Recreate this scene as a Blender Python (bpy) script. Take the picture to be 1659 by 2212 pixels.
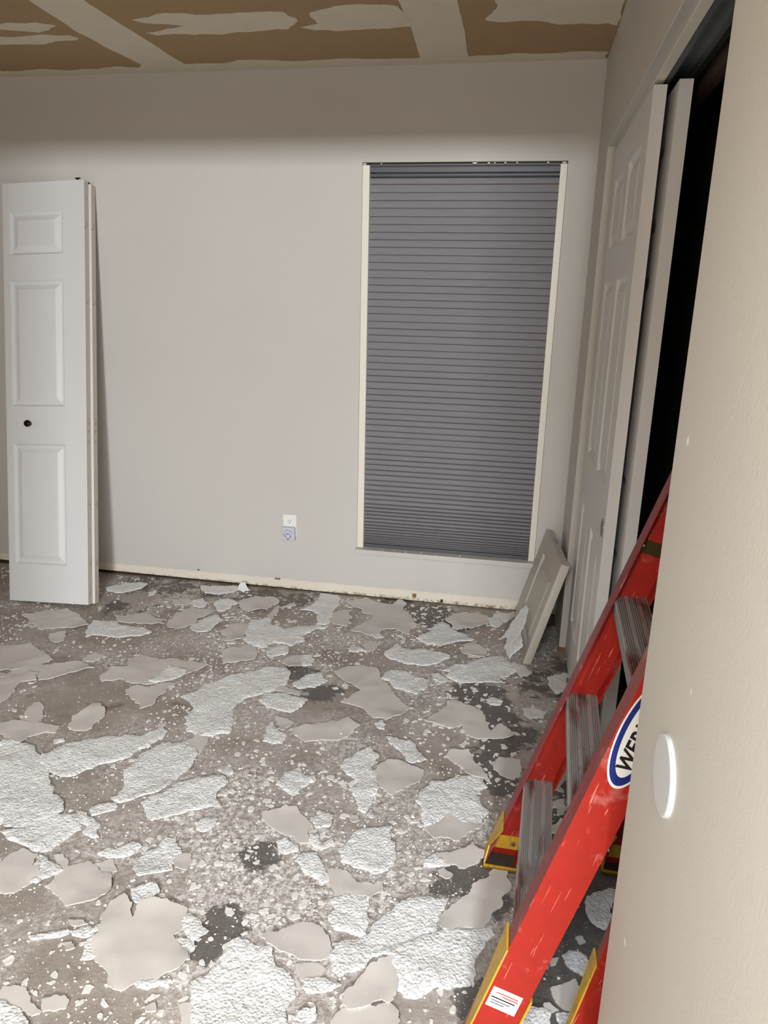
import bpy, bmesh, math, random
import numpy as np
from mathutils import Vector, Matrix, noise
from mathutils.geometry import delaunay_2d_cdt

for o in list(bpy.data.objects):
    bpy.data.objects.remove(o, do_unlink=True)
SC = bpy.context.scene
COL = SC.collection
rnd = random.Random(7)

# ------------------------------------------------------------------ camera
CAM_H = 1.4532
FPX = 1575.5                                  # focal length in pixels of the 1659 x 2212 frame
yaw, pitch, roll = -0.175, -0.2751, 0.0253
fw = Vector((math.sin(yaw)*math.cos(pitch), math.cos(yaw)*math.cos(pitch), math.sin(pitch)))
r0 = Vector((math.cos(yaw), -math.sin(yaw), 0)); u0 = r0.cross(fw)
rt = r0*math.cos(roll) + u0*math.sin(roll); up = -r0*math.sin(roll) + u0*math.cos(roll)
cd = bpy.data.cameras.new('camera'); cam = bpy.data.objects.new('camera', cd); COL.objects.link(cam)
cd.sensor_fit = 'VERTICAL'; cd.sensor_height = 24.0; cd.lens = 24.0*FPX/2212.0; cd.clip_start = 0.02
cam.matrix_world = Matrix(((rt.x, up.x, -fw.x, 0), (rt.y, up.y, -fw.y, 0), (rt.z, up.z, -fw.z, CAM_H), (0, 0, 0, 1)))
SC.camera = cam

# ------------------------------------------------------------------ world, lights, exposure
vs = SC.view_settings
vs.view_transform = 'Standard'; vs.look = 'None'; vs.gamma = 1.0; vs.exposure = -0.17
vs.use_curve_mapping = False
wd = bpy.data.worlds.new('sky'); SC.world = wd; wd.use_nodes = True
wn = wd.node_tree.nodes; bgn = wn['Background']
bgn.inputs[0].default_value = (0.75, 0.85, 1.0, 1); bgn.inputs[1].default_value = 1.0

def area(name, loc, direction, sx, sy, power, col, spread=math.pi):
    ld = bpy.data.lights.new(name, 'AREA'); ld.shape = 'RECTANGLE'; ld.size = sx; ld.size_y = sy
    ld.energy = power; ld.color = col; ld.spread = spread
    o = bpy.data.objects.new(name, ld); COL.objects.link(o); o.location = loc
    o.rotation_euler = Vector(direction).to_track_quat('-Z', 'Y').to_euler()
    return o
# daylight that reaches the room from the hall through the entry opening, cut off by its header
area('hall_daylight', (0.29, -3.0, 1.985), (-0.12, 1, -0.02), 0.45, 0.09, 262, (0.945, 0.975, 1.0))
area('hall_skylight', (-0.2, -0.95, 2.33), (0.02, 0.74, -0.68), 0.7, 0.4, 72, (0.78, 0.88, 1.0))
pl = bpy.data.lights.new('entry_lamp', 'POINT'); pl.energy = 45; pl.color = (1.0, 0.925, 0.82); pl.shadow_soft_size = 0.15
po = bpy.data.objects.new('entry_lamp', pl); COL.objects.link(po); po.location = (-0.36, -0.30, 1.62)

# ------------------------------------------------------------------ materials
def lin(c):
    return tuple(((v/255.0 + 0.055)/1.055)**2.4 if v > 10 else v/255.0/12.92 for v in c) + (1.0,)
class NT:
    def __init__(s, name):
        s.m = bpy.data.materials.new(name); s.m.use_nodes = True
        s.t = s.m.node_tree; s.b = s.t.nodes['Principled BSDF']
        s.co = s.n('ShaderNodeTexCoord').outputs['Object']
    def n(s, typ, **kw):
        nd = s.t.nodes.new(typ)
        for k, v in kw.items(): setattr(nd, k, v)
        return nd
    def link(s, a, b): s.t.links.new(a, b)
    def noise(s, scale, detail=3, rough=0.55, vec=None, dist=0):
        nd = s.n('ShaderNodeTexNoise'); nd.inputs['Scale'].default_value = scale
        nd.inputs['Detail'].default_value = detail; nd.inputs['Roughness'].default_value = rough
        nd.inputs['Distortion'].default_value = dist
        s.link(vec or s.co, nd.inputs['Vector']); return nd.outputs['Fac']
    def voro(s, scale, feature='F1', vec=None):
        nd = s.n('ShaderNodeTexVoronoi', feature=feature); nd.inputs['Scale'].default_value = scale
        s.link(vec or s.co, nd.inputs['Vector']); return nd.outputs['Distance']
    def ramp(s, fac, p0, p1, c0=(0, 0, 0, 1), c1=(1, 1, 1, 1)):
        nd = s.n('ShaderNodeValToRGB'); e = nd.color_ramp.elements
        e[0].position = p0; e[1].position = p1; e[0].color = c0; e[1].color = c1
        s.link(fac, nd.inputs[0]); return nd.outputs[0]
    def mix(s, fac, a, b):
        nd = s.n('ShaderNodeMix', data_type='RGBA')
        for sock, v in ((nd.inputs[0], fac), (nd.inputs[6], a), (nd.inputs[7], b)):
            if hasattr(v, 'is_output'): s.link(v, sock)
            else: sock.default_value = v
        return nd.outputs[2]
    def math(s, op, a, b=0.0):
        nd = s.n('ShaderNodeMath', operation=op); nd.use_clamp = op in ('MULTIPLY', 'ADD')
        for i, v in enumerate((a, b)):
            if hasattr(v, 'is_output'): s.link(v, nd.inputs[i])
            else: nd.inputs[i].default_value = v
        return nd.outputs[0]
    def bump(s, h, strength, dist):
        nd = s.n('ShaderNodeBump'); nd.inputs['Strength'].default_value = strength
        nd.inputs['Distance'].default_value = dist; s.link(h, nd.inputs['Height'])
        s.link(nd.outputs[0], s.b.inputs['Normal'])
    def fin(s, col, rough=0.6, metal=0.0, spec=0.5):
        if hasattr(col, 'is_output'): s.link(col, s.b.inputs['Base Color'])
        else: s.b.inputs['Base Color'].default_value = col
        if hasattr(rough, 'is_output'): s.link(rough, s.b.inputs['Roughness'])
        else: s.b.inputs['Roughness'].default_value = rough
        s.b.inputs['Metallic'].default_value = metal; s.b.inputs['Specular IOR Level'].default_value = spec
        return s.m
def plain(name, c, rough=0.6, metal=0.0, var=0.06, scale=12, bump=None, spec=0.5):
    t = NT(name); c = lin(c)
    d = tuple(v*(1-var*2) for v in c[:3]) + (1,)
    col = t.mix(t.noise(scale), c, d)
    if bump: t.bump(t.noise(bump[0], 2), bump[1], bump[2])
    return t.fin(col, rough, metal, spec)

M = {}
def wallpaint(name, c, flecks=False):
    t = NT(name); c = lin(c); d = tuple(v*0.93 for v in c[:3]) + (1,)
    col = t.mix(t.noise(1.6, 2), c, d)
    if flecks:
        f = t.ramp(t.voro(7.0), 0.035, 0.05, (1, 1, 1, 1), (0, 0, 0, 1))
        col = t.mix(f, col, lin((250, 246, 238)))
    t.bump(t.noise(170, 2), 0.22, 0.0012)
    return t.fin(col, 0.55, 0, 0.35)
M['paint'] = wallpaint('greige_wall_paint', (209, 205, 198))
M['entry_paint'] = wallpaint('entry_wall_paint', (210, 206, 197), True)
# back wall: painted above, bare cream strip where the baseboard was taken off
t = NT('back_wall_paint')
sep = t.n('ShaderNodeSeparateXYZ'); t.link(t.co, sep.inputs[0])
zz = t.math('ADD', t.math('MULTIPLY', t.noise(30, 2), 0.012), sep.outputs[2])
bare = t.ramp(zz, 0.064, 0.068, (1, 1, 1, 1), (0, 0, 0, 1))
paint = t.mix(t.noise(1.6, 2), lin((208, 205, 200)), lin((201, 198, 193)))
stn = t.math('MULTIPLY', t.ramp(t.noise(55, 4, .7), .47, .56), t.ramp(zz, 0.018, 0.034, (1, 1, 1, 1), (0, 0, 0, 1)))
col = t.mix(bare, paint, lin((228, 222, 207)))
col = t.mix(stn, col, lin((150, 118, 90)))
t.bump(t.noise(170, 2), 0.22, 0.0012)
M['back_paint'] = t.fin(col, 0.55, 0, 0.35)
M['board'] = plain('ceiling_board_paper', (172, 146, 110), 0.85, 0, 0.05, 5, (90, .15, .001))
t = NT('joint_compound')
col = t.mix(t.noise(9, 4), lin((230, 222, 206)), lin((214, 204, 184)))
t.bump(t.noise(60, 4), .25, .002); M['compound'] = t.fin(col, .8, 0, .2)
M['door_white'] = plain('door_white_paint', (226, 225, 222), 0.42, 0, 0.02, 3, (60, .04, .001))
M['bifold_white'] = plain('bifold_white_paint', (222, 223, 224), 0.42, 0, 0.02, 3, (60, .04, .001))
t = NT('bifold_edge'); col = t.mix(t.ramp(t.noise(26, 3), .60, .72), lin((196, 188, 174)), lin((150, 128, 100)))
M['door_edge'] = t.fin(col, .6)
M['cab_white'] = plain('cabinet_door_paint', (200, 194, 184), 0.5, 0, 0.03, 4)
M['trim_white'] = plain('track_white', (238, 234, 220), 0.4, 0, 0.015, 3)
M['sill'] = plain('sill_paint', (206, 203, 197), 0.5, 0, 0.05, 14)
M['dark_metal'] = plain('dark_track_metal', (104, 110, 112), 0.5, 0.3, 0.1, 20)
M['metal'] = plain('bright_metal', (190, 190, 186), 0.28, 1.0, 0.06, 20)
M['bronze'] = plain('dark_bronze', (52, 44, 38), 0.25, 0.9, 0.1, 20)
M['closet'] = plain('closet_painted_shade', (40, 34, 30), 0.8, 0, 0.1, 6)  # the closet's near-black shade is put into the wall colour
M['plate_white'] = plain('outlet_white', (240, 240, 236), 0.35, 0, 0.01, 6)
M['lavender'] = plain('plug_in_lavender', (206, 206, 222), 0.4, 0, 0.02, 6)
M['lav_dark'] = plain('plug_in_grille', (120, 118, 136), 0.5, 0, 0.05, 30)
M['black'] = plain('black_slot', (16, 15, 15), 0.5)
M['wood'] = plain('raw_wood', (150, 112, 72), 0.75, 0, 0.15, 40)
M['dark_wood'] = plain('stained_sole_plate', (58, 38, 26), 0.85, 0, 0.2, 30)
M['glass'] = NT('window_glass').fin((0.9, 0.95, 1, 1), 0.02, 0)
M['glass'].node_tree.nodes['Principled BSDF'].inputs['Transmission Weight'].default_value = 1.0
# cellular shade fabric
t = NT('shade_fabric')
mp = t.n('ShaderNodeMapping'); mp.inputs['Scale'].default_value = (5, 5, 90); t.link(t.co, mp.inputs[0])
geo = t.n('ShaderNodeNewGeometry')
mp2 = t.n('ShaderNodeMapping'); mp2.inputs['Scale'].default_value = (9, 9, 260); t.link(geo.outputs['Position'], mp2.inputs[0])
col = t.mix(t.noise(1.0, 3, .6, mp2.outputs[0]), lin((146, 144, 148)), lin((122, 120, 125)))
M['shade'] = t.fin(col, .85, 0, .2)
M['shade_rail'] = plain('shade_rail_metal', (84, 86, 92), .45, 0, .04, 8)
# red fibreglass
def redmat(name, base, wear):
    t = NT(name)
    mp = t.n('ShaderNodeMapping'); mp.inputs['Scale'].default_value = (1, 1, 1); t.link(t.co, mp.inputs[0])
    col = t.mix(t.noise(40, 3), lin(base), lin(tuple(int(v*.86) for v in base)))
    st = t.n('ShaderNodeMapping'); st.inputs['Scale'].default_value = (230, 230, 5); s0 = t.n('ShaderNodeMapping'); s0.inputs['Rotation'].default_value = (0, -.305, 0); t.link(t.co, s0.inputs[0]); t.link(s0.outputs[0], st.inputs[0])
    scr = t.ramp(t.noise(1.0, 2, .5, st.outputs[0], .3), .685, .72)
    col = t.mix(t.math('MULTIPLY', scr, .7), col, lin((240, 150, 130)))
    sm = t.ramp(t.noise(14, 5, .7), .58, .78)
    col = t.mix(t.math('MULTIPLY', sm, wear), col, lin((214, 150, 136)))
    t.bump(t.noise(160, 2), .12, .001)
    return t.fin(col, .42, 0, .45)
M['red'] = redmat('red_fibreglass', (176, 40, 27), .6)
M['red_edge'] = redmat('red_fibreglass_worn_flange', (140, 48, 48), .8)
t = NT('worn_aluminium_step')
mp = t.n('ShaderNodeMapping'); mp.inputs['Scale'].default_value = (22, 3.5, 22); t.link(t.co, mp.inputs[0])
col = t.mix(t.ramp(t.noise(1.0, 4, .6, mp.outputs[0]), .50, .62), lin((168, 164, 158)), lin((120, 78, 72)))
col = t.mix(t.ramp(t.noise(70, 3), .66, .74), col, lin((205, 203, 198)))
M['step'] = t.fin(col, .45, .25)
M['alu'] = plain('grey_aluminium', (142, 146, 146), .45, .3, .12, 25)
t = NT('yellow_plastic')
mp = t.n('ShaderNodeMapping'); mp.inputs['Scale'].default_value = (160, 60, 12); t.link(t.co, mp.inputs[0])
col = t.mix(t.ramp(t.noise(1.0, 3, .6, mp.outputs[0]), .48, .7), lin((206, 160, 34)), lin((168, 140, 82)))
M['yellow'] = t.fin(col, .5)
M['rubber'] = plain('foot_rubber', (70, 62, 52), .8, 0, .15, 40)
M['olive'] = plain('olive_metal_plate', (96, 84, 50), .4, .7, .1, 20)
M['sticker_white'] = plain('sticker_white', (236, 232, 222), .5, 0, .06, 90)
M['sticker_blue'] = plain('sticker_blue', (16, 40, 116), .45, 0, .1, 60)
M['sticker_black'] = plain('sticker_black', (20, 20, 20), .5)
M['sticker_red'] = plain('sticker_red', (206, 90, 96), .5)
M['disc'] = plain('bumper_white', (216, 220, 220), .4, 0, .01, 6)
# flakes
t = NT('popcorn_texture')
v = t.voro(150, 'SMOOTH_F1'); h = t.math('ADD', t.math('MULTIPLY', v, -0.8), t.math('MULTIPLY', t.noise(260, 2), .5))
h = t.math('ADD', t.math('SUBTRACT', 1.0, v), t.math('MULTIPLY', t.noise(300, 2), .4))
nd = t.n('ShaderNodeMath', operation='SUBTRACT'); nd.inputs[0].default_value = 1.0; t.link(v, nd.inputs[1])
nd2 = t.n('ShaderNodeMath', operation='MULTIPLY_ADD'); t.link(t.noise(300, 2), nd2.inputs[0]); nd2.inputs[1].default_value = .4; t.link(nd.outputs[0], nd2.inputs[2])
t.bump(nd2.outputs[0], .8, .004)
col = t.mix(t.noise(14, 4), lin((236, 237, 237)), lin((220, 220, 217)))
M['pop'] = t.fin(col, .5, 0, .5)
t = NT('smooth_plaster_skin')
col = t.mix(t.noise(10, 4), lin((214, 209, 203)), lin((198, 192, 185)))
dots = t.ramp(t.voro(38), .06, .09, (1, 1, 1, 1), (0, 0, 0, 1))
col = t.mix(t.math('MULTIPLY', dots, .6), col, lin((238, 232, 224)))
t.bump(t.noise(28, 5, .65), .16, .003); M['smooth'] = t.fin(col, .6, 0, .4)
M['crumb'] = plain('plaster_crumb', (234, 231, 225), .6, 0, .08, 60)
# floor slab with glue residue, stains and ground-in plaster dust
t = NT('bare_floor')
at = t.n('ShaderNodeAttribute', attribute_name='stain')
base = t.mix(t.ramp(t.noise(3.0, 5, .65), .35, .68), lin((146, 136, 126)), lin((172, 163, 155)))
base = t.mix(t.ramp(t.noise(9.0, 4, .6), .58, .72), base, lin((128, 112, 98)))
ad = t.n('ShaderNodeAttribute', attribute_name='dust')
dm = t.n('ShaderNodeMath', operation='MULTIPLY_ADD'); t.link(ad.outputs['Fac'], dm.inputs[0]); dm.inputs[1].default_value = .22; t.link(t.noise(2.6, 4, .6), dm.inputs[2])
ds = t.math('MULTIPLY', t.ramp(dm.outputs[0], .47, .66), t.ramp(t.noise(58, 6, .8), .45, .56))
base = t.mix(t.math('MULTIPLY', ds, .9), base, lin((228, 225, 222)))
sd = t.n('ShaderNodeMath', operation='MULTIPLY_ADD'); t.link(t.noise(17, 5, .7), sd.inputs[0]); sd.inputs[1].default_value = 1.1; t.link(at.outputs['Fac'], sd.inputs[2])
dark = t.ramp(sd.outputs[0], .92, 1.22)
base = t.mix(t.math('MULTIPLY', dark, .93), base, t.mix(t.noise(30, 4), lin((74, 71, 68)), lin((116, 111, 106))))
sp = t.ramp(t.voro(95), .10, .16, (1, 1, 1, 1), (0, 0, 0, 1))
sp = t.math('MULTIPLY', sp, t.ramp(t.noise(6, 3), .42, .6))
base = t.mix(sp, base, lin((226, 224, 220)))
t.bump(t.noise(70, 5, .7), .5, .006)
M['floor'] = t.fin(base, .55, 0, .4)

# ------------------------------------------------------------------ mesh helpers
class MB:
    def __init__(s): s.v = []; s.f = []; s.mi = []
    def face(s, idx, mi=0): s.f.append(tuple(idx)); s.mi.append(mi)
    def quad(s, a, b, c, d, mi=0):
        i = len(s.v); s.v += [tuple(a), tuple(b), tuple(c), tuple(d)]; s.face((i, i+1, i+2, i+3), mi)
    def box(s, x0, x1, y0, y1, z0, z1, mi=0):
        i = len(s.v)
        s.v += [(x0,y0,z0),(x1,y0,z0),(x1,y1,z0),(x0,y1,z0),(x0,y0,z1),(x1,y0,z1),(x1,y1,z1),(x0,y1,z1)]
        for q in ((0,3,2,1),(4,5,6,7),(0,1,5,4),(1,2,6,5),(2,3,7,6),(3,0,4,7)): s.face([i+k for k in q], mi)
    def hexa(s, p, mi=0):            # 4 bottom points then 4 top points
        i = len(s.v); s.v += [tuple(q) for q in p]
        for q in ((0,3,2,1),(4,5,6,7),(0,1,5,4),(1,2,6,5),(2,3,7,6),(3,0,4,7)): s.face([i+k for k in q], mi)
    def loft(s, rings, closed=True, caps=True, mi=0):
        i = len(s.v); n = len(rings[0])
        for r in rings: s.v += [tuple(q) for q in r]
        for a in range(len(rings)-1):
            for k in range(n if closed else n-1):
                k2 = (k+1) % n
                s.face((i+a*n+k, i+a*n+k2, i+(a+1)*n+k2, i+(a+1)*n+k), mi)
        if caps:
            s.face([i+k for k in range(n)][::-1], mi); s.face([i+(len(rings)-1)*n+k for k in range(n)], mi)
    def cyl(s, c, axis, r, h, n=24, mi=0, prof=None):
        c = Vector(c); axis = Vector(axis).normalized()
        a = axis.orthogonal().normalized(); b = axis.cross(a)
        prof = prof or [(r, 0), (r, h)]
        s.loft([[c+axis*z+(a*math.cos(2*math.pi*k/n)+b*math.sin(2*math.pi*k/n))*rr for k in range(n)] for rr, z in prof], True, True, mi)
    def mesh(s, name, mats):
        me = bpy.data.meshes.new(name); me.from_pydata(s.v, [], s.f)
        for m in (mats if isinstance(mats, (list, tuple)) else [mats]): me.materials.append(m)
        me.polygons.foreach_set('material_index', s.mi); me.update()
        bm = bmesh.new(); bm.from_mesh(me); bmesh.ops.recalc_face_normals(bm, faces=bm.faces); bm.to_mesh(me); bm.free()
        return me
    def build(s, name, mats, parent=None, bevel=0.0, smooth=False):
        o = bpy.data.objects.new(name, s.mesh(name, mats)); COL.objects.link(o)
        if parent: o.parent = parent
        if bevel:
            b = o.modifiers.new('bevel', 'BEVEL'); b.width = bevel; b.segments = 2; b.limit_method = 'ANGLE'; b.angle_limit = .6
        if smooth: o.data.polygons.foreach_set('use_smooth', [True]*len(o.data.polygons))
        return o
def tag(o, label, cat, group=None):
    o['label'] = label; o['category'] = cat
    if group: o['group'] = group
    return o
def struct(o, label=None):
    o['kind'] = 'structure'
    if label: o['label'] = label
    return o
def empty(name, loc=(0, 0, 0), rot=(0, 0, 0), parent=None):
    o = bpy.data.objects.new(name, None); COL.objects.link(o); o.location = loc; o.rotation_euler = rot
    o.empty_display_size = .05
    if parent: o.parent = parent
    return o

H = 2.44; D = 3.4445; R = 0.2625; XL = -3.2; YF = -0.35; HZ = 2.036
WX0, WX1, WZ0, WZ1 = -0.745, 0.142, 0.245, 2.062

# ------------------------------------------------------------------ survey data (metres on the floor / ceiling)
STAINS = [(-0.6,1.58,0.05,1), (-0.61,1.35,0.05,1), (-0.62,1.28,0.04,1), (-0.8,2.59,0.06,1), (-0.66,2.46,0.06,1), (-1.9,3.33,0.1,0.9), (-1.69,3.33,0.1,0.8), (-1.49,3.35,0.1,0.8), (-1.22,3.31,0.11,0.9), (-1.03,3.32,0.11,0.7), (-0.52,3.4,0.09,0.9), (-0.36,3.31,0.1,1), (-0.26,3.2,0.1,0.9), (-0.07,2.58,0.09,1), (-0.01,2.46,0.09,1), (0.03,2.28,0.07,1), (0,2.11,0.08,1), (0.05,2.05,0.06,1), (-0.09,2.33,0.05,0.5), (-0.05,1.62,0.06,1), (0.01,1.66,0.05,1), (-0.09,1.57,0.04,0.7), (0.04,1.55,0.04,1), (0.25,1.67,0.1,1), (0.28,1.52,0.09,1), (0.2,1.38,0.1,1), (0.16,1.26,0.08,1), (0.27,1.33,0.07,1), (0.24,1.85,0.09,1), (0.21,2.06,0.07,0.8), (0.2,2.8,0.1,0.6), (0.3,2.9,0.08,0.8), (0.15,2.71,0.09,0.7), (-1.86,3.04,0.07,0.8), (-1.71,3.03,0.07,0.6), (0.02,1.26,0.05,0.9), (-0.26,1.47,0.03,0.5), (-0.27,1.41,0.03,0.5), (-1.01,1.44,0.04,0.3), (-0.93,3.39,0.09,0.6), (0.27,3.44,0.12,0.9), (0.29,2.67,0.08,0.8), (0.11,2.33,0.07,0.8), (-0.71,3.2,0.06,0.5)]

COMPOUND = [
    [(-1.752,2.284),(-1.558,2.369),(-1.561,2.651),(-1.542,2.948),(-1.515,3.35),(-1.526,3.426),(-1.781,3.422),(-1.714,3.331),(-1.764,2.939),(-1.754,2.63)],
    [(-0.471,2.469),(-0.286,2.491),(-0.29,2.795),(-0.287,3.053),(-0.294,3.378),(-0.302,3.436),(-0.507,3.44),(-0.492,3.37),(-0.48,3.018),(-0.486,2.773)],
    [(-1.485,2.838),(-1.335,2.79),(-1.23,2.819),(-1.009,2.816),(-0.905,2.828),(-0.875,2.895),(-0.933,2.985),(-1.113,2.996),(-1.314,3.006),(-1.47,2.996),(-1.495,2.966),(-1.357,2.929),(-1.311,2.915),(-1.383,2.887),(-1.452,2.87)],
    [(-0.884,2.974),(-0.814,2.953),(-0.815,2.847),(-0.701,2.797),(-0.535,2.803),(-0.495,2.824),(-0.473,3.009),(-0.596,3.019),(-0.757,3.025),(-0.84,3.007)],
    [(-0.161,2.677),(-0.166,2.809),(-0.157,2.845),(-0.179,2.917),(-0.206,2.978),(-0.123,3.001),(-0.034,3.002),(0.056,3.047),(0.222,3.051),(0.255,3.076),(0.255,2.856),(0.259,2.726)],
    [(-2.071,2.833),(-1.959,2.815),(-1.868,2.825),(-1.808,2.861),(-1.86,2.896),(-1.919,2.921),(-1.983,2.893),(-2.107,2.88)],
    [(-2.161,2.949),(-1.982,2.951),(-1.822,2.963),(-1.798,2.998),(-1.871,3.012),(-2.086,3.035),(-2.218,3.022)],
    [(-2.586,3.388),(-2.095,3.393),(-1.752,3.385),(-1.509,3.357),(-1.022,3.366),(-0.493,3.376),(-0.294,3.378),(0.053,3.373),(0.258,3.376),(0.26,3.443),(-0.323,3.443),(-0.923,3.443),(-1.839,3.437),(-2.634,3.443)],
]

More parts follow.
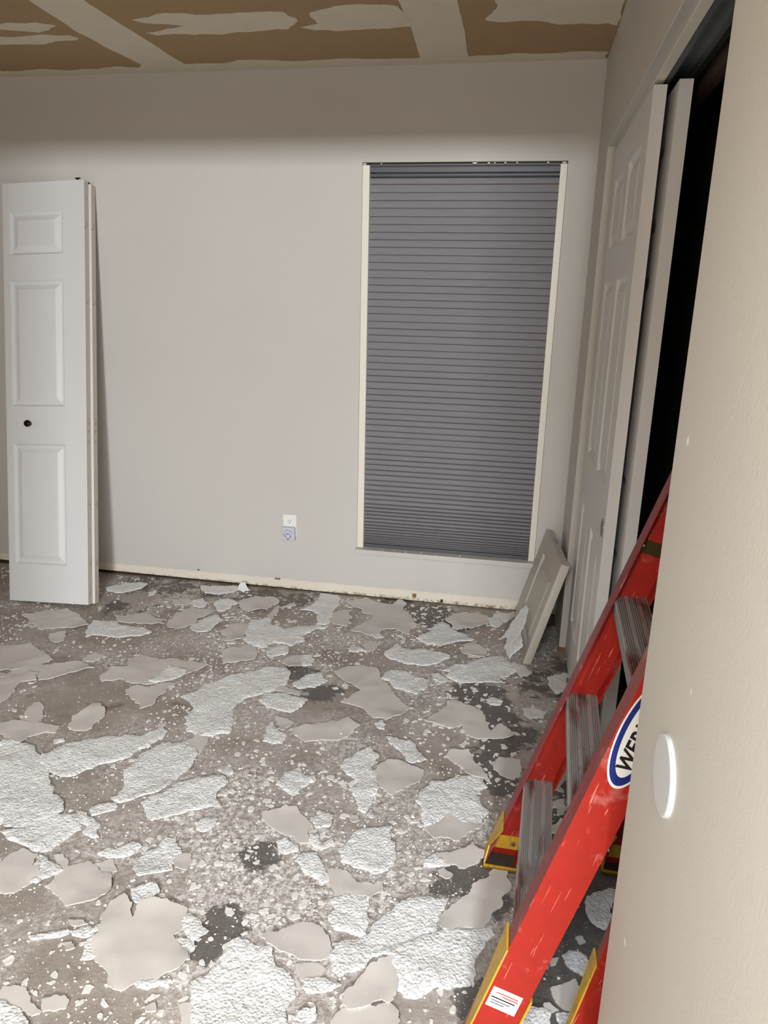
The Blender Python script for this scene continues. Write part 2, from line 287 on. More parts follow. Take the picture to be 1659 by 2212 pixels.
FLAKES = [
    ('S', [(-2.214,2.824),(-2.172,2.881),(-2.075,2.947),(-1.952,2.869),(-1.873,2.807),(-1.968,2.758),(-2.064,2.726)]),
    ('T', [(-1.864,2.845),(-1.772,2.876),(-1.735,2.84),(-1.626,2.84),(-1.557,2.796),(-1.582,2.757),(-1.667,2.72),(-1.791,2.724),(-1.808,2.695),(-1.836,2.747)]),
    ('S', [(-1.809,2.94),(-1.678,2.982),(-1.602,2.944),(-1.555,2.946),(-1.541,2.886),(-1.647,2.879),(-1.753,2.871)]),
    ('S', [(-1.973,2.673),(-1.925,2.717),(-1.884,2.637),(-1.902,2.601),(-1.936,2.624)]),
    ('S', [(-1.52,2.891),(-1.534,3.016),(-1.49,3.095),(-1.376,3.093),(-1.393,3.022),(-1.406,2.964),(-1.423,2.897),(-1.456,2.837)]),
    ('T', [(-1.402,2.92),(-1.382,2.997),(-1.346,3.043),(-1.3,2.962),(-1.305,2.891),(-1.353,2.845),(-1.401,2.885)]),
    ('T', [(-2.031,3.235),(-1.992,3.29),(-1.893,3.338),(-1.851,3.325),(-1.861,3.277),(-1.957,3.198),(-1.999,3.21)]),
    ('T', [(-1.791,3.228),(-1.762,3.257),(-1.749,3.206),(-1.771,3.19)]),
    ('S', [(-1.613,3.155),(-1.567,3.208),(-1.519,3.168),(-1.532,3.114),(-1.592,3.12)]),
    ('T', [(-1.52,3.178),(-1.487,3.217),(-1.444,3.176),(-1.45,3.114),(-1.491,3.114)]),
    ('T', [(-1.565,3.373),(-1.498,3.402),(-1.417,3.417),(-1.418,3.43),(-1.391,3.43),(-1.327,3.398),(-1.386,3.339),(-1.44,3.304),(-1.518,3.306)]),
    ('T', [(-1.41,3.184),(-1.362,3.238),(-1.301,3.211),(-1.313,3.158),(-1.328,3.095),(-1.357,3.098)]),
    ('S', [(-2.103,2.515),(-1.994,2.571),(-1.936,2.531),(-1.828,2.469),(-1.835,2.397),(-1.913,2.358),(-1.969,2.339),(-2.059,2.401)]),
    ('S', [(-1.909,2.353),(-1.837,2.41),(-1.702,2.463),(-1.621,2.433),(-1.665,2.382),(-1.742,2.313),(-1.771,2.3),(-1.804,2.337),(-1.858,2.312),(-1.915,2.286)]),
    ('S', [(-1.952,2.316),(-1.872,2.321),(-1.801,2.338),(-1.776,2.292),(-1.826,2.268),(-1.798,2.165),(-1.805,2.123),(-1.904,2.201)]),
    ('S', [(-1.701,2.506),(-1.688,2.567),(-1.642,2.556),(-1.652,2.495),(-1.691,2.472)]),
    ('S', [(-1.52,2.351),(-1.542,2.451),(-1.487,2.478),(-1.507,2.551),(-1.473,2.581),(-1.393,2.563),(-1.349,2.588),(-1.239,2.577),(-1.19,2.561),(-1.211,2.515),(-1.236,2.482),(-1.279,2.445),(-1.342,2.373),(-1.405,2.365),(-1.465,2.389)]),
    ('T', [(-1.348,2.39),(-1.342,2.437),(-1.324,2.516),(-1.242,2.494),(-1.24,2.448),(-1.286,2.405)]),
    ('S', [(-1.4,2.31),(-1.325,2.339),(-1.277,2.388),(-1.245,2.389),(-1.247,2.327),(-1.26,2.288),(-1.256,2.22),(-1.282,2.197),(-1.328,2.249),(-1.368,2.275)]),
    ('S', [(-1.464,2.029),(-1.486,2.091),(-1.465,2.178),(-1.44,2.189),(-1.401,2.154),(-1.383,2.104),(-1.382,2.042),(-1.397,2.019),(-1.44,2.019)]),
    ('S', [(-1.655,2.032),(-1.68,2.146),(-1.645,2.143),(-1.591,2.068),(-1.584,2.027),(-1.605,2.023)]),
    ('S', [(-1.711,1.999),(-1.665,2.02),(-1.619,2.025),(-1.555,2.029),(-1.503,2.025),(-1.496,1.987),(-1.554,1.95),(-1.563,1.905),(-1.604,1.905),(-1.644,1.934),(-1.666,1.939),(-1.705,1.96)]),
    ('T', [(-1.465,1.945),(-1.44,1.965),(-1.427,1.949),(-1.449,1.926)]),
    ('T', [(-1.441,1.859),(-1.405,1.921),(-1.355,1.97),(-1.262,2.01),(-1.192,2.03),(-1.16,2.082),(-1.147,2.09),(-1.122,2.041),(-1.137,1.981),(-1.171,1.919),(-1.218,1.874),(-1.268,1.829),(-1.309,1.782),(-1.369,1.79),(-1.418,1.821)]),
    ('S', [(-1.169,2.11),(-1.147,2.131),(-1.14,2.112),(-1.157,2.093)]),
    ('T', [(-1.167,2.308),(-1.112,2.418),(-1.048,2.498),(-0.978,2.545),(-0.933,2.588),(-0.865,2.604),(-0.825,2.503),(-0.846,2.442),(-0.885,2.397),(-0.919,2.361),(-0.943,2.328),(-0.953,2.265),(-0.93,2.215),(-0.907,2.128),(-0.94,2.112),(-0.995,2.088),(-1.047,2.115),(-1.071,2.152),(-1.092,2.179),(-1.084,2.235)]),
    ('S', [(-0.997,2.149),(-0.983,2.199),(-0.922,2.15),(-0.959,2.127)]),
    ('S', [(-1.026,2.043),(-1.008,2.081),(-0.964,2.072),(-0.955,2.012),(-0.96,1.974),(-0.992,1.995)]),
    ('T', [(-1.136,1.825),(-1.138,1.9),(-1.119,1.957),(-1.097,2.003),(-1.028,2.024),(-0.961,1.971),(-0.958,1.932),(-0.968,1.862),(-0.98,1.791),(-1.036,1.74),(-1.079,1.705),(-1.111,1.713),(-1.102,1.757)]),
    ('T', [(-1.616,1.807),(-1.616,1.874),(-1.563,1.905),(-1.479,1.869),(-1.438,1.842),(-1.379,1.787),(-1.313,1.718),(-1.3,1.69),(-1.256,1.67),(-1.228,1.634),(-1.245,1.599),(-1.265,1.571),(-1.298,1.54),(-1.343,1.54),(-1.417,1.572)]),
    ('T', [(-1.326,1.505),(-1.283,1.533),(-1.24,1.599),(-1.194,1.613),(-1.137,1.581),(-1.148,1.543),(-1.155,1.516),(-1.163,1.489),(-1.171,1.476),(-1.213,1.469),(-1.256,1.482),(-1.293,1.486)]),
    ('T', [(-1.19,1.614),(-1.17,1.639),(-1.133,1.619),(-1.094,1.604),(-1.065,1.554),(-1.08,1.548),(-1.118,1.562),(-1.117,1.585),(-1.161,1.593)]),
    ('T', [(-1.144,1.644),(-1.138,1.667),(-1.089,1.692),(-1.079,1.666),(-1.11,1.638),(-1.126,1.624)]),
    ('S', [(-1.256,1.376),(-1.261,1.409),(-1.249,1.447),(-1.238,1.464),(-1.181,1.45),(-1.142,1.4),(-1.138,1.363),(-1.16,1.326),(-1.194,1.319)]),
    ('T', [(-1.175,1.451),(-1.153,1.45),(-1.086,1.418),(-1.109,1.385),(-1.123,1.36),(-1.138,1.363),(-1.142,1.4)]),
    ('S', [(-1.136,1.459),(-1.115,1.469),(-1.086,1.446),(-1.081,1.424),(-1.096,1.427)]),
    ('S', [(-1.093,1.361),(-1.086,1.412),(-1.039,1.459),(-1.011,1.451),(-0.987,1.433),(-0.957,1.428),(-0.931,1.39),(-0.929,1.364),(-0.947,1.338),(-1.012,1.319),(-1.043,1.34)]),
    ('S', [(-1.005,1.463),(-0.979,1.481),(-0.946,1.447),(-0.954,1.429),(-0.983,1.434)]),
    ('T', [(-1.025,1.489),(-1.011,1.513),(-0.938,1.547),(-0.927,1.537),(-0.939,1.507),(-0.974,1.488),(-1.01,1.486)]),
    ('T', [(-0.912,1.483),(-0.899,1.527),(-0.876,1.582),(-0.848,1.582),(-0.81,1.54),(-0.815,1.504),(-0.806,1.477),(-0.839,1.453),(-0.872,1.432),(-0.902,1.457)]),
    ('S', [(-0.819,1.503),(-0.807,1.535),(-0.785,1.546),(-0.768,1.514),(-0.77,1.485),(-0.803,1.489)]),
    ('T', [(-0.873,1.387),(-0.857,1.406),(-0.821,1.419),(-0.803,1.401),(-0.814,1.373),(-0.834,1.354),(-0.856,1.364)]),
    ('S', [(-0.882,1.257),(-0.9,1.301),(-0.898,1.34),(-0.88,1.369),(-0.859,1.354),(-0.827,1.311),(-0.834,1.339),(-0.797,1.372),(-0.774,1.376),(-0.712,1.36),(-0.697,1.31),(-0.712,1.284),(-0.691,1.266),(-0.644,1.224),(-0.663,1.199),(-0.695,1.172),(-0.733,1.16),(-0.76,1.135),(-0.788,1.137),(-0.81,1.169),(-0.849,1.19),(-0.875,1.219)]),
    ('T', [(-0.884,1.182),(-0.898,1.218),(-0.891,1.246),(-0.882,1.257),(-0.875,1.219),(-0.85,1.191)]),
    ('T', [(-0.956,1.246),(-0.921,1.268),(-0.897,1.275),(-0.884,1.261),(-0.903,1.239),(-0.938,1.237)]),
    ('T', [(-1.038,1.216),(-1.003,1.23),(-0.963,1.25),(-0.953,1.24),(-0.989,1.222),(-1.022,1.21)]),
    ('T', [(-0.709,1.336),(-0.7,1.352),(-0.659,1.332),(-0.634,1.314),(-0.649,1.283),(-0.674,1.287),(-0.697,1.31)]),
    ('T', [(-0.701,1.277),(-0.672,1.283),(-0.645,1.266),(-0.65,1.235),(-0.669,1.244)]),
    ('S', [(-0.975,1.275),(-0.939,1.283),(-0.923,1.274),(-0.95,1.262)]),
    ('S', [(-0.95,1.212),(-0.931,1.22),(-0.914,1.206),(-0.93,1.194)]),
    ('T', [(-0.736,1.152),(-0.706,1.166),(-0.663,1.177),(-0.659,1.16),(-0.699,1.144),(-0.724,1.143)]),
    ('S', [(-1.005,1.054),(-1.005,1.085),(-0.972,1.092),(-0.938,1.076),(-0.895,1.051),(-0.908,1.038),(-0.949,1.044),(-0.98,1.056)]),
    ('T', [(-1.002,1.051),(-0.966,1.048),(-0.931,1.04),(-0.904,1.023),(-0.892,1.006),(-0.957,0.993)]),
    ('S', [(-0.905,1.071),(-0.885,1.09),(-0.852,1.086),(-0.848,1.068),(-0.87,1.056),(-0.887,1.049)]),
    ('S', [(-0.687,1.101),(-0.669,1.116),(-0.658,1.1),(-0.675,1.093)]),
    ('T', [(-0.609,1.178),(-0.586,1.203),(-0.577,1.234),(-0.569,1.287),(-0.554,1.308),(-0.524,1.302),(-0.468,1.294),(-0.455,1.265),(-0.429,1.248),(-0.399,1.228),(-0.384,1.193),(-0.395,1.156),(-0.387,1.105),(-0.549,1.072),(-0.579,1.134)]),
    ('S', [(-0.615,1.121),(-0.586,1.136),(-0.556,1.117),(-0.539,1.074),(-0.581,1.065)]),
    ('T', [(-1.013,1.716),(-0.97,1.77),(-0.948,1.821),(-0.905,1.851),(-0.83,1.871),(-0.807,1.829),(-0.818,1.795),(-0.799,1.762),(-0.829,1.727),(-0.884,1.687),(-0.954,1.651),(-0.984,1.679)]),
    ('S', [(-0.971,1.762),(-0.942,1.807),(-0.88,1.801),(-0.892,1.757),(-0.944,1.738)]),
    ('T', [(-0.823,1.659),(-0.797,1.688),(-0.768,1.687),(-0.765,1.658),(-0.782,1.631),(-0.807,1.635)]),
    ('T', [(-0.842,1.901),(-0.833,1.946),(-0.806,1.909),(-0.818,1.882)]),
    ('S', [(-1.304,3.204),(-1.237,3.31),(-1.139,3.312),(-1.106,3.253),(-1.142,3.168),(-1.207,3.132)]),
    ('T', [(-0.968,3.2),(-0.915,3.333),(-0.93,3.421),(-0.84,3.43),(-0.803,3.305),(-0.818,3.226),(-0.797,3.08),(-0.851,3.067),(-0.866,3.183)]),
    ('S', [(-0.809,3.176),(-0.778,3.236),(-0.724,3.259),(-0.713,3.139),(-0.706,3.073),(-0.756,3.08),(-0.794,3.1)]),
    ('S', [(-1.077,3.206),(-1.029,3.272),(-1.007,3.244),(-1.055,3.19)]),
    ('S', [(-1.107,3.104),(-1.095,3.233),(-1.076,3.174),(-1.069,3.054),(-1.078,3.032)]),
    ('T', [(-1.137,2.923),(-1.147,3.016),(-1.091,3.068),(-1.051,3),(-0.956,2.985),(-0.878,3.022),(-0.853,3.047),(-0.804,3.031),(-0.856,2.972),(-0.861,2.881),(-0.897,2.821),(-0.979,2.836),(-1.006,2.779),(-1.061,2.782),(-1.114,2.821)]),
    ('S', [(-1.232,2.957),(-1.178,2.989),(-1.137,2.923),(-1.129,2.818),(-1.201,2.801),(-1.242,2.862)]),
    ('T', [(-0.983,2.735),(-0.944,2.802),(-0.912,2.809),(-0.89,2.74),(-0.951,2.686)]),
    ('S', [(-1.171,2.691),(-1.141,2.73),(-1.072,2.771),(-1.025,2.725),(-1.017,2.663),(-1.061,2.622),(-1.123,2.592)]),
    ('S', [(-0.891,2.662),(-0.884,2.71),(-0.82,2.741),(-0.803,2.659),(-0.85,2.626)]),
    ('T', [(-0.82,2.741),(-0.785,2.749),(-0.76,2.662),(-0.792,2.647)]),
    ('T', [(-0.789,2.497),(-0.759,2.56),(-0.702,2.608),(-0.666,2.553),(-0.698,2.491),(-0.758,2.464)]),
    ('S', [(-0.847,2.443),(-0.83,2.474),(-0.744,2.441),(-0.741,2.409),(-0.791,2.417)]),
    ('T', [(-0.874,2.347),(-0.87,2.392),(-0.787,2.405),(-0.7,2.381),(-0.718,2.333),(-0.738,2.293),(-0.784,2.295)]),
    ('S', [(-0.699,2.189),(-0.659,2.22),(-0.574,2.272),(-0.549,2.272),(-0.519,2.302),(-0.471,2.256),(-0.495,2.202),(-0.532,2.157),(-0.579,2.152),(-0.631,2.125),(-0.664,2.154)]),
    ('T', [(-0.773,2.098),(-0.789,2.179),(-0.776,2.216),(-0.733,2.16),(-0.704,2.145),(-0.708,2.102),(-0.738,2.085)]),
    ('S', [(-0.781,2.249),(-0.731,2.248),(-0.706,2.231),(-0.719,2.173),(-0.745,2.178)]),
    ('S', [(-0.759,3.337),(-0.717,3.381),(-0.593,3.367),(-0.55,3.366),(-0.517,3.43),(-0.477,3.395),(-0.482,3.318),(-0.43,3.248),(-0.392,3.158),(-0.41,3.06),(-0.479,3.099),(-0.537,3.066),(-0.573,3.012),(-0.675,3.043),(-0.631,3.139),(-0.608,3.225),(-0.696,3.287)]),
    ('S', [(-0.747,3.396),(-0.693,3.43),(-0.674,3.426),(-0.688,3.366),(-0.731,3.366)]),
    ('T', [(-0.572,3.003),(-0.538,3.029),(-0.516,2.998),(-0.541,2.966)]),
    ('T', [(-0.458,3.021),(-0.437,3.035),(-0.415,2.969),(-0.431,2.948)]),
    ('T', [(-0.364,3.008),(-0.314,3.101),(-0.272,3.225),(-0.226,3.159),(-0.151,3.103),(-0.117,3.048),(-0.19,3.022),(-0.252,2.965),(-0.306,2.977)]),
    ('S', [(-0.259,3.249),(-0.186,3.348),(-0.129,3.361),(-0.053,3.318),(-0.058,3.257),(-0.118,3.194),(-0.203,3.165)]),
    ('T', [(-0.478,2.853),(-0.443,2.928),(-0.386,2.899),(-0.321,2.915),(-0.244,2.891),(-0.207,2.844),(-0.255,2.794),(-0.316,2.765),(-0.396,2.777),(-0.45,2.795)]),
    ('S', [(-0.161,2.944),(-0.129,3.002),(-0.052,2.953),(-0.056,2.895),(-0.107,2.899),(-0.144,2.915)]),
    ('T', [(-0.215,2.743),(-0.171,2.798),(-0.096,2.847),(-0.021,2.911),(0.022,2.921),(0.051,2.865),(0.067,2.779),(0.013,2.738),(0.021,2.697),(-0.052,2.673),(-0.132,2.662),(-0.195,2.69),(-0.179,2.737)]),
    ('T', [(-0.448,2.61),(-0.425,2.694),(-0.338,2.671),(-0.275,2.643),(-0.27,2.575),(-0.295,2.517),(-0.346,2.545),(-0.395,2.56)]),
    ('S', [(-0.644,2.615),(-0.607,2.682),(-0.547,2.703),(-0.474,2.654),(-0.441,2.591),(-0.406,2.544),(-0.359,2.464),(-0.305,2.427),(-0.342,2.359),(-0.385,2.32),(-0.43,2.328),(-0.487,2.386),(-0.57,2.41),(-0.542,2.461),(-0.512,2.507),(-0.585,2.558)]),
    ('T', [(-0.645,2.847),(-0.606,2.873),(-0.569,2.84),(-0.615,2.813)]),
    ('S', [(-0.591,2.91),(-0.569,2.95),(-0.521,2.944),(-0.527,2.891),(-0.555,2.843)]),
    ('T', [(-0.26,2.689),(-0.239,2.708),(-0.193,2.669),(-0.21,2.63),(-0.246,2.65)]),
    ('T', [(-0.032,2.545),(-0.007,2.563),(0.028,2.552),(0.02,2.513),(-0.015,2.511)]),
    ('S', [(-0.241,2.347),(-0.204,2.402),(-0.17,2.495),(-0.132,2.503),(-0.086,2.477),(-0.04,2.439),(-0.031,2.383),(-0.01,2.332),(0.024,2.384),(0.058,2.342),(0.061,2.31),(0.004,2.287),(-0.048,2.275),(-0.091,2.292),(-0.107,2.344),(-0.134,2.315),(-0.184,2.326)]),
    ('T', [(-0.358,2.206),(-0.316,2.2),(-0.281,2.203),(-0.252,2.163),(-0.211,2.114),(-0.225,2.092),(-0.251,2.077),(-0.275,2.09),(-0.306,2.141)]),
    ('T', [(-0.419,2.285),(-0.396,2.312),(-0.379,2.288),(-0.379,2.255),(-0.398,2.256)]),
    ('S', [(-0.146,2.138),(-0.122,2.177),(-0.072,2.188),(-0.057,2.138),(-0.021,2.081),(0,2.029),(-0.035,2.051),(-0.087,2.094),(-0.128,2.123)]),
    ('S', [(0.004,2.133),(0.03,2.177),(0.097,2.172),(0.102,2.118),(0.081,2.068),(0.033,2.084)]),
    ('T', [(-0.476,2.01),(-0.444,2.082),(-0.403,2.129),(-0.365,2.084),(-0.382,2.028),(-0.36,2.003),(-0.336,1.931),(-0.346,1.848),(-0.354,1.814),(-0.379,1.824),(-0.41,1.89),(-0.402,1.943),(-0.448,1.976)]),
    ('S', [(-0.363,2.002),(-0.335,2.072),(-0.261,2.065),(-0.211,2.046),(-0.222,1.982),(-0.254,1.949),(-0.289,1.907),(-0.33,1.933)]),
    ('T', [(-0.651,1.879),(-0.644,1.941),(-0.625,1.959),(-0.577,1.938),(-0.545,1.945),(-0.538,1.921),(-0.562,1.89),(-0.586,1.843),(-0.623,1.86)]),
    ('S', [(-0.648,1.744),(-0.588,1.783),(-0.558,1.786),(-0.539,1.76),(-0.494,1.725),(-0.482,1.658),(-0.521,1.649),(-0.579,1.678),(-0.616,1.699)]),
    ('T', [(-0.499,1.742),(-0.476,1.781),(-0.443,1.769),(-0.443,1.722),(-0.475,1.711)]),
    ('T', [(-0.569,1.632),(-0.545,1.648),(-0.506,1.632),(-0.503,1.607),(-0.543,1.598)]),
    ('T', [(-0.374,1.681),(-0.343,1.736),(-0.301,1.749),(-0.268,1.756),(-0.262,1.711),(-0.247,1.694),(-0.238,1.637),(-0.249,1.598),(-0.278,1.579),(-0.326,1.591),(-0.374,1.602),(-0.392,1.644),(-0.375,1.664)]),
    ('T', [(-0.496,1.576),(-0.484,1.607),(-0.448,1.615),(-0.411,1.563),(-0.389,1.532),(-0.417,1.52),(-0.451,1.543)]),
    ('T', [(-0.485,1.677),(-0.463,1.686),(-0.442,1.653),(-0.422,1.677),(-0.412,1.659),(-0.444,1.632),(-0.471,1.646)]),
    ('T', [(-0.208,1.885),(-0.203,1.927),(-0.187,1.963),(-0.175,1.996),(-0.133,2.001),(-0.099,2.043),(-0.052,2.058),(-0.006,2.003),(-0.035,1.963),(-0.022,1.918),(0.004,1.892),(-0.022,1.827),(-0.076,1.83),(-0.113,1.852),(-0.147,1.8),(-0.17,1.788),(-0.186,1.836)]),
    ('S', [(-0.173,1.776),(-0.146,1.796),(-0.108,1.853),(-0.022,1.823),(-0.016,1.806),(-0.052,1.77),(-0.069,1.743),(-0.103,1.752),(-0.135,1.739)]),
    ('S', [(-0.124,1.684),(-0.075,1.705),(-0.031,1.747),(0.008,1.703),(-0.009,1.68),(-0.052,1.646),(-0.088,1.65),(-0.116,1.657)]),
    ('T', [(-0.157,1.655),(-0.129,1.686),(-0.088,1.65),(-0.123,1.637),(-0.155,1.636)]),
    ('S', [(-0.115,1.626),(-0.101,1.641),(-0.076,1.619),(-0.092,1.598),(-0.111,1.609)]),
    ('S', [(-0.402,1.565),(-0.353,1.569),(-0.323,1.54),(-0.296,1.54),(-0.254,1.549),(-0.249,1.521),(-0.277,1.49),(-0.321,1.489),(-0.364,1.485),(-0.386,1.521)]),
    ('T', [(-0.368,1.468),(-0.33,1.492),(-0.277,1.49),(-0.276,1.46),(-0.263,1.42),(-0.264,1.385),(-0.296,1.378),(-0.337,1.38),(-0.355,1.401),(-0.352,1.438)]),
    ('S', [(-0.497,1.317),(-0.447,1.357),(-0.417,1.381),(-0.379,1.381),(-0.346,1.348),(-0.326,1.319),(-0.326,1.305),(-0.351,1.291),(-0.392,1.282),(-0.443,1.29),(-0.479,1.301)]),
    ('T', [(-0.326,1.305),(-0.299,1.358),(-0.252,1.387),(-0.246,1.419),(-0.215,1.457),(-0.18,1.502),(-0.14,1.518),(-0.085,1.527),(-0.097,1.481),(-0.106,1.448),(-0.103,1.424),(-0.143,1.391),(-0.18,1.368),(-0.229,1.33),(-0.265,1.278),(-0.291,1.259),(-0.315,1.276)]),
    ('S', [(-0.096,1.471),(-0.067,1.515),(-0.04,1.548),(-0.021,1.592),(0.016,1.623),(0.028,1.663),(0.072,1.678),(0.074,1.589),(0.05,1.528),(0.027,1.491),(0.012,1.458),(-0.08,1.436)]),
    ('T', [(-0.228,1.326),(-0.18,1.366),(-0.142,1.386),(-0.098,1.415),(-0.076,1.434),(-0.027,1.439),(0.028,1.461),(0.037,1.438),(0.015,1.399),(-0.003,1.372),(-0,1.328),(-0.002,1.301),(-0.042,1.289),(-0.089,1.271),(-0.115,1.245),(-0.144,1.243),(-0.166,1.259),(-0.168,1.297),(-0.182,1.331)]),
    ('S', [(-0.275,1.2),(-0.269,1.23),(-0.234,1.297),(-0.19,1.333),(-0.172,1.319),(-0.169,1.276),(-0.166,1.238),(-0.18,1.215),(-0.225,1.198),(-0.251,1.185)]),
    ('S', [(-0.287,1.149),(-0.275,1.176),(-0.231,1.193),(-0.18,1.215),(-0.16,1.203),(-0.149,1.177),(-0.153,1.159),(-0.279,1.133)]),
    ('S', [(-0.403,1.267),(-0.352,1.282),(-0.334,1.272),(-0.342,1.244),(-0.382,1.236)]),
    ('T', [(-0.367,1.138),(-0.353,1.164),(-0.329,1.173),(-0.321,1.155),(-0.337,1.122),(-0.371,1.115)]),
    ('T', [(-0.37,1.234),(-0.327,1.247),(-0.29,1.238),(-0.305,1.222),(-0.346,1.205),(-0.368,1.214)]),
    ('S', [(-0.394,1.776),(-0.374,1.788),(-0.362,1.768),(-0.382,1.757)]),
    ('T', [(0.269,1.602),(0.318,1.635),(0.35,1.639),(0.33,1.525),(0.301,1.511),(0.275,1.523),(0.264,1.566)]),
    ('T', [(0.2,1.417),(0.218,1.434),(0.238,1.433),(0.26,1.408),(0.264,1.396),(0.251,1.37),(0.232,1.379),(0.207,1.395)]),
    ('S', [(0.17,1.324),(0.2,1.342),(0.222,1.357),(0.228,1.343),(0.249,1.319),(0.245,1.304),(0.221,1.301),(0.217,1.282),(0.197,1.28),(0.179,1.297)]),
    ('S', [(0.232,1.473),(0.248,1.48),(0.256,1.467),(0.242,1.459)]),
    ('T', [(0.096,1.25),(0.113,1.265),(0.145,1.267),(0.166,1.26),(0.161,1.23),(0.096,1.217)]),
    ('S', [(0.152,1.28),(0.166,1.285),(0.184,1.273),(0.17,1.265),(0.156,1.269)]),
    ('T', [(0.178,1.26),(0.209,1.273),(0.222,1.262),(0.215,1.239),(0.185,1.233)]),
    ('S', [(0.17,1.398),(0.19,1.408),(0.183,1.39),(0.172,1.385)]),
    ('T', [(0.206,2.769),(0.251,2.803),(0.291,2.824),(0.28,2.729),(0.239,2.643),(0.215,2.692)]),
    ('T', [(0.108,2.501),(0.148,2.525),(0.193,2.491),(0.182,2.455),(0.128,2.438),(0.11,2.463)]),
    ('S', [(0.186,1.845),(0.219,1.894),(0.221,1.859),(0.201,1.831)]),
    ('S', [(0.198,1.977),(0.232,1.998),(0.227,1.932),(0.208,1.922)]),
    ('S', [(0.202,2.199),(0.234,2.221),(0.248,2.14),(0.234,2.038),(0.192,2.043)]),
    ('T', [(-0.051,3.323),(-0.005,3.406),(0.028,3.393),(0.06,3.43),(0.065,3.371),(0.037,3.314),(-0.023,3.221),(-0.053,3.272)]),
    ('T', [(0.053,2.854),(0.074,2.889),(0.102,2.857),(0.144,2.807),(0.13,2.775),(0.099,2.739),(0.082,2.793)]),
    ('S', [(-0.156,2.991),(-0.12,3.016),(-0.058,2.963),(-0.076,2.894),(-0.126,2.89)]),
]

STANDING = ([(0.012,0.007),(0.013,0.089),(0.009,0.137),(-0.006,0.18),(0.001,0.211),(0.029,0.208),(0.075,0.174),(0.11,0.133),(0.121,0.112),(0.173,0.103),(0.213,0.087),(0.209,0.046),(0.208,0.003),(0.153,0.012),(0.1,0.019),(0.065,0.053)], [-0.012, 3.09, 0.002], [0.3192, -0.9477, 0.0], [0.5835, 0.1965, 0.788])


# ------------------------------------------------------------------ floor
nx, ny = 220, 250
xs = np.linspace(XL, 1.1, nx); ys = np.linspace(-4.1, D+.12, ny)
X, Y = np.meshgrid(xs, ys); P = np.stack([X.ravel(), Y.ravel(), np.zeros(X.size)], 1)
idx = np.arange(nx*ny).reshape(ny, nx)
Fq = np.stack([idx[:-1,:-1], idx[:-1,1:], idx[1:,1:], idx[1:,:-1]], -1).reshape(-1, 4)
me = bpy.data.meshes.new('floor'); me.from_pydata(P.tolist(), [], Fq.tolist()); me.materials.append(M['floor'])
st = np.zeros(X.size)
for sx, sy, sr, sv in STAINS:
    d2 = ((P[:,0]-sx)**2 + (P[:,1]-sy)**2)/(sr*sr*1.9)
    st = np.maximum(st, sv*np.exp(-d2*.75))
a = me.attributes.new('stain', 'FLOAT', 'POINT'); a.data.foreach_set('value', st*.72)
DUST = [(-.55,1.62,.30,1),(-.45,1.45,.28,1),(-.75,1.75,.30,.9),(-.3,1.7,.25,.8),(-1.0,1.55,.25,.6),(-.7,2.1,.3,.5),(-.35,1.3,.25,.7),(-.9,2.9,.5,.35),(-.2,2.5,.3,.4)]
def dusty(x, y):
    r = 0*x
    for sx, sy, sr, sv in DUST: r = np.maximum(r, sv*np.exp(-((x-sx)**2+(y-sy)**2)/(sr*sr)))
    return r
a = me.attributes.new('dust', 'FLOAT', 'POINT'); a.data.foreach_set('value', dusty(P[:,0], P[:,1]))
floor = bpy.data.objects.new('floor', me); COL.objects.link(floor); struct(floor, 'bare stained concrete floor with glue residue and plaster dust')

# ------------------------------------------------------------------ walls and ceiling
b = MB()
b.quad((XL,-4.1,H),(1.1,-4.1,H),(1.1,D+.12,H),(XL,D+.12,H)); b.box(XL,1.1,-4.1,D+.12,H+.001,H+.1)
ceiling = struct(b.build('ceiling', M['board']), 'ceiling of bare tan drywall paper scraped of its texture')

b = MB()                                             # back wall with the window opening; its lower edge hangs clear of the floor
T = 0.13
b.hexa([(XL,D,.026),(WX0,D,.010),(WX0,D+.013,.010),(XL,D+.013,.026),(XL,D,H),(WX0,D,H),(WX0,D+.013,H),(XL,D+.013,H)])
b.hexa([(WX0,D,.010),(WX1,D,.006),(WX1,D+.013,.006),(WX0,D+.013,.010),(WX0,D,WZ0),(WX1,D,WZ0),(WX1,D+.013,WZ0),(WX0,D+.013,WZ0)])
b.hexa([(WX1,D,.006),(R+.2,D,.005),(R+.2,D+.013,.005),(WX1,D+.013,.006),(WX1,D,H),(R+.2,D,H),(R+.2,D+.013,H),(WX1,D+.013,H)])
b.box(WX0,WX1,D,D+.013,WZ1,H)
b.box(WX0-.05,WX0,D+.013,D+T,WZ0,H); b.box(WX1,WX1+.05,D+.013,D+T,WZ0,H)
b.box(WX0,WX1,D+.013,D+T,WZ1,WZ1+.05); b.box(WX0,WX1,D+.013,D+T,WZ0-.05,WZ0)
b.box(XL,WX0-.05,D+.1,D+T,0,H); b.box(WX1+.05,1.1,D+.1,D+T,0,H); b.box(WX0-.05,WX1+.05,D+.1,D+T,WZ1+.05,H); b.box(WX0-.05,WX1+.05,D+.1,D+T,0,WZ0-.05)
wall_back = struct(b.build('wall_back', M['back_paint']), 'greige painted wall with a bare cream strip along its foot')
b = MB(); b.box(XL,R,D+.014,D+.07,0,.036)
b.build('sole_plate', M['dark_wood'], wall_back)
for x, z, w, h, m in ((-.441,.036,.020,.020,'wood'), (-1.168,.060,.030,.007,'wood'), (-.30,.020,.012,.016,'dark_wood'), (-1.61,.070,.010,.005,'dark_wood')):
    b = MB(); b.box(x-w/2,x+w/2,D-.006,D+.002,z-h/2,z+h/2); b.build('wood_shim', M[m], wall_back, .0015)

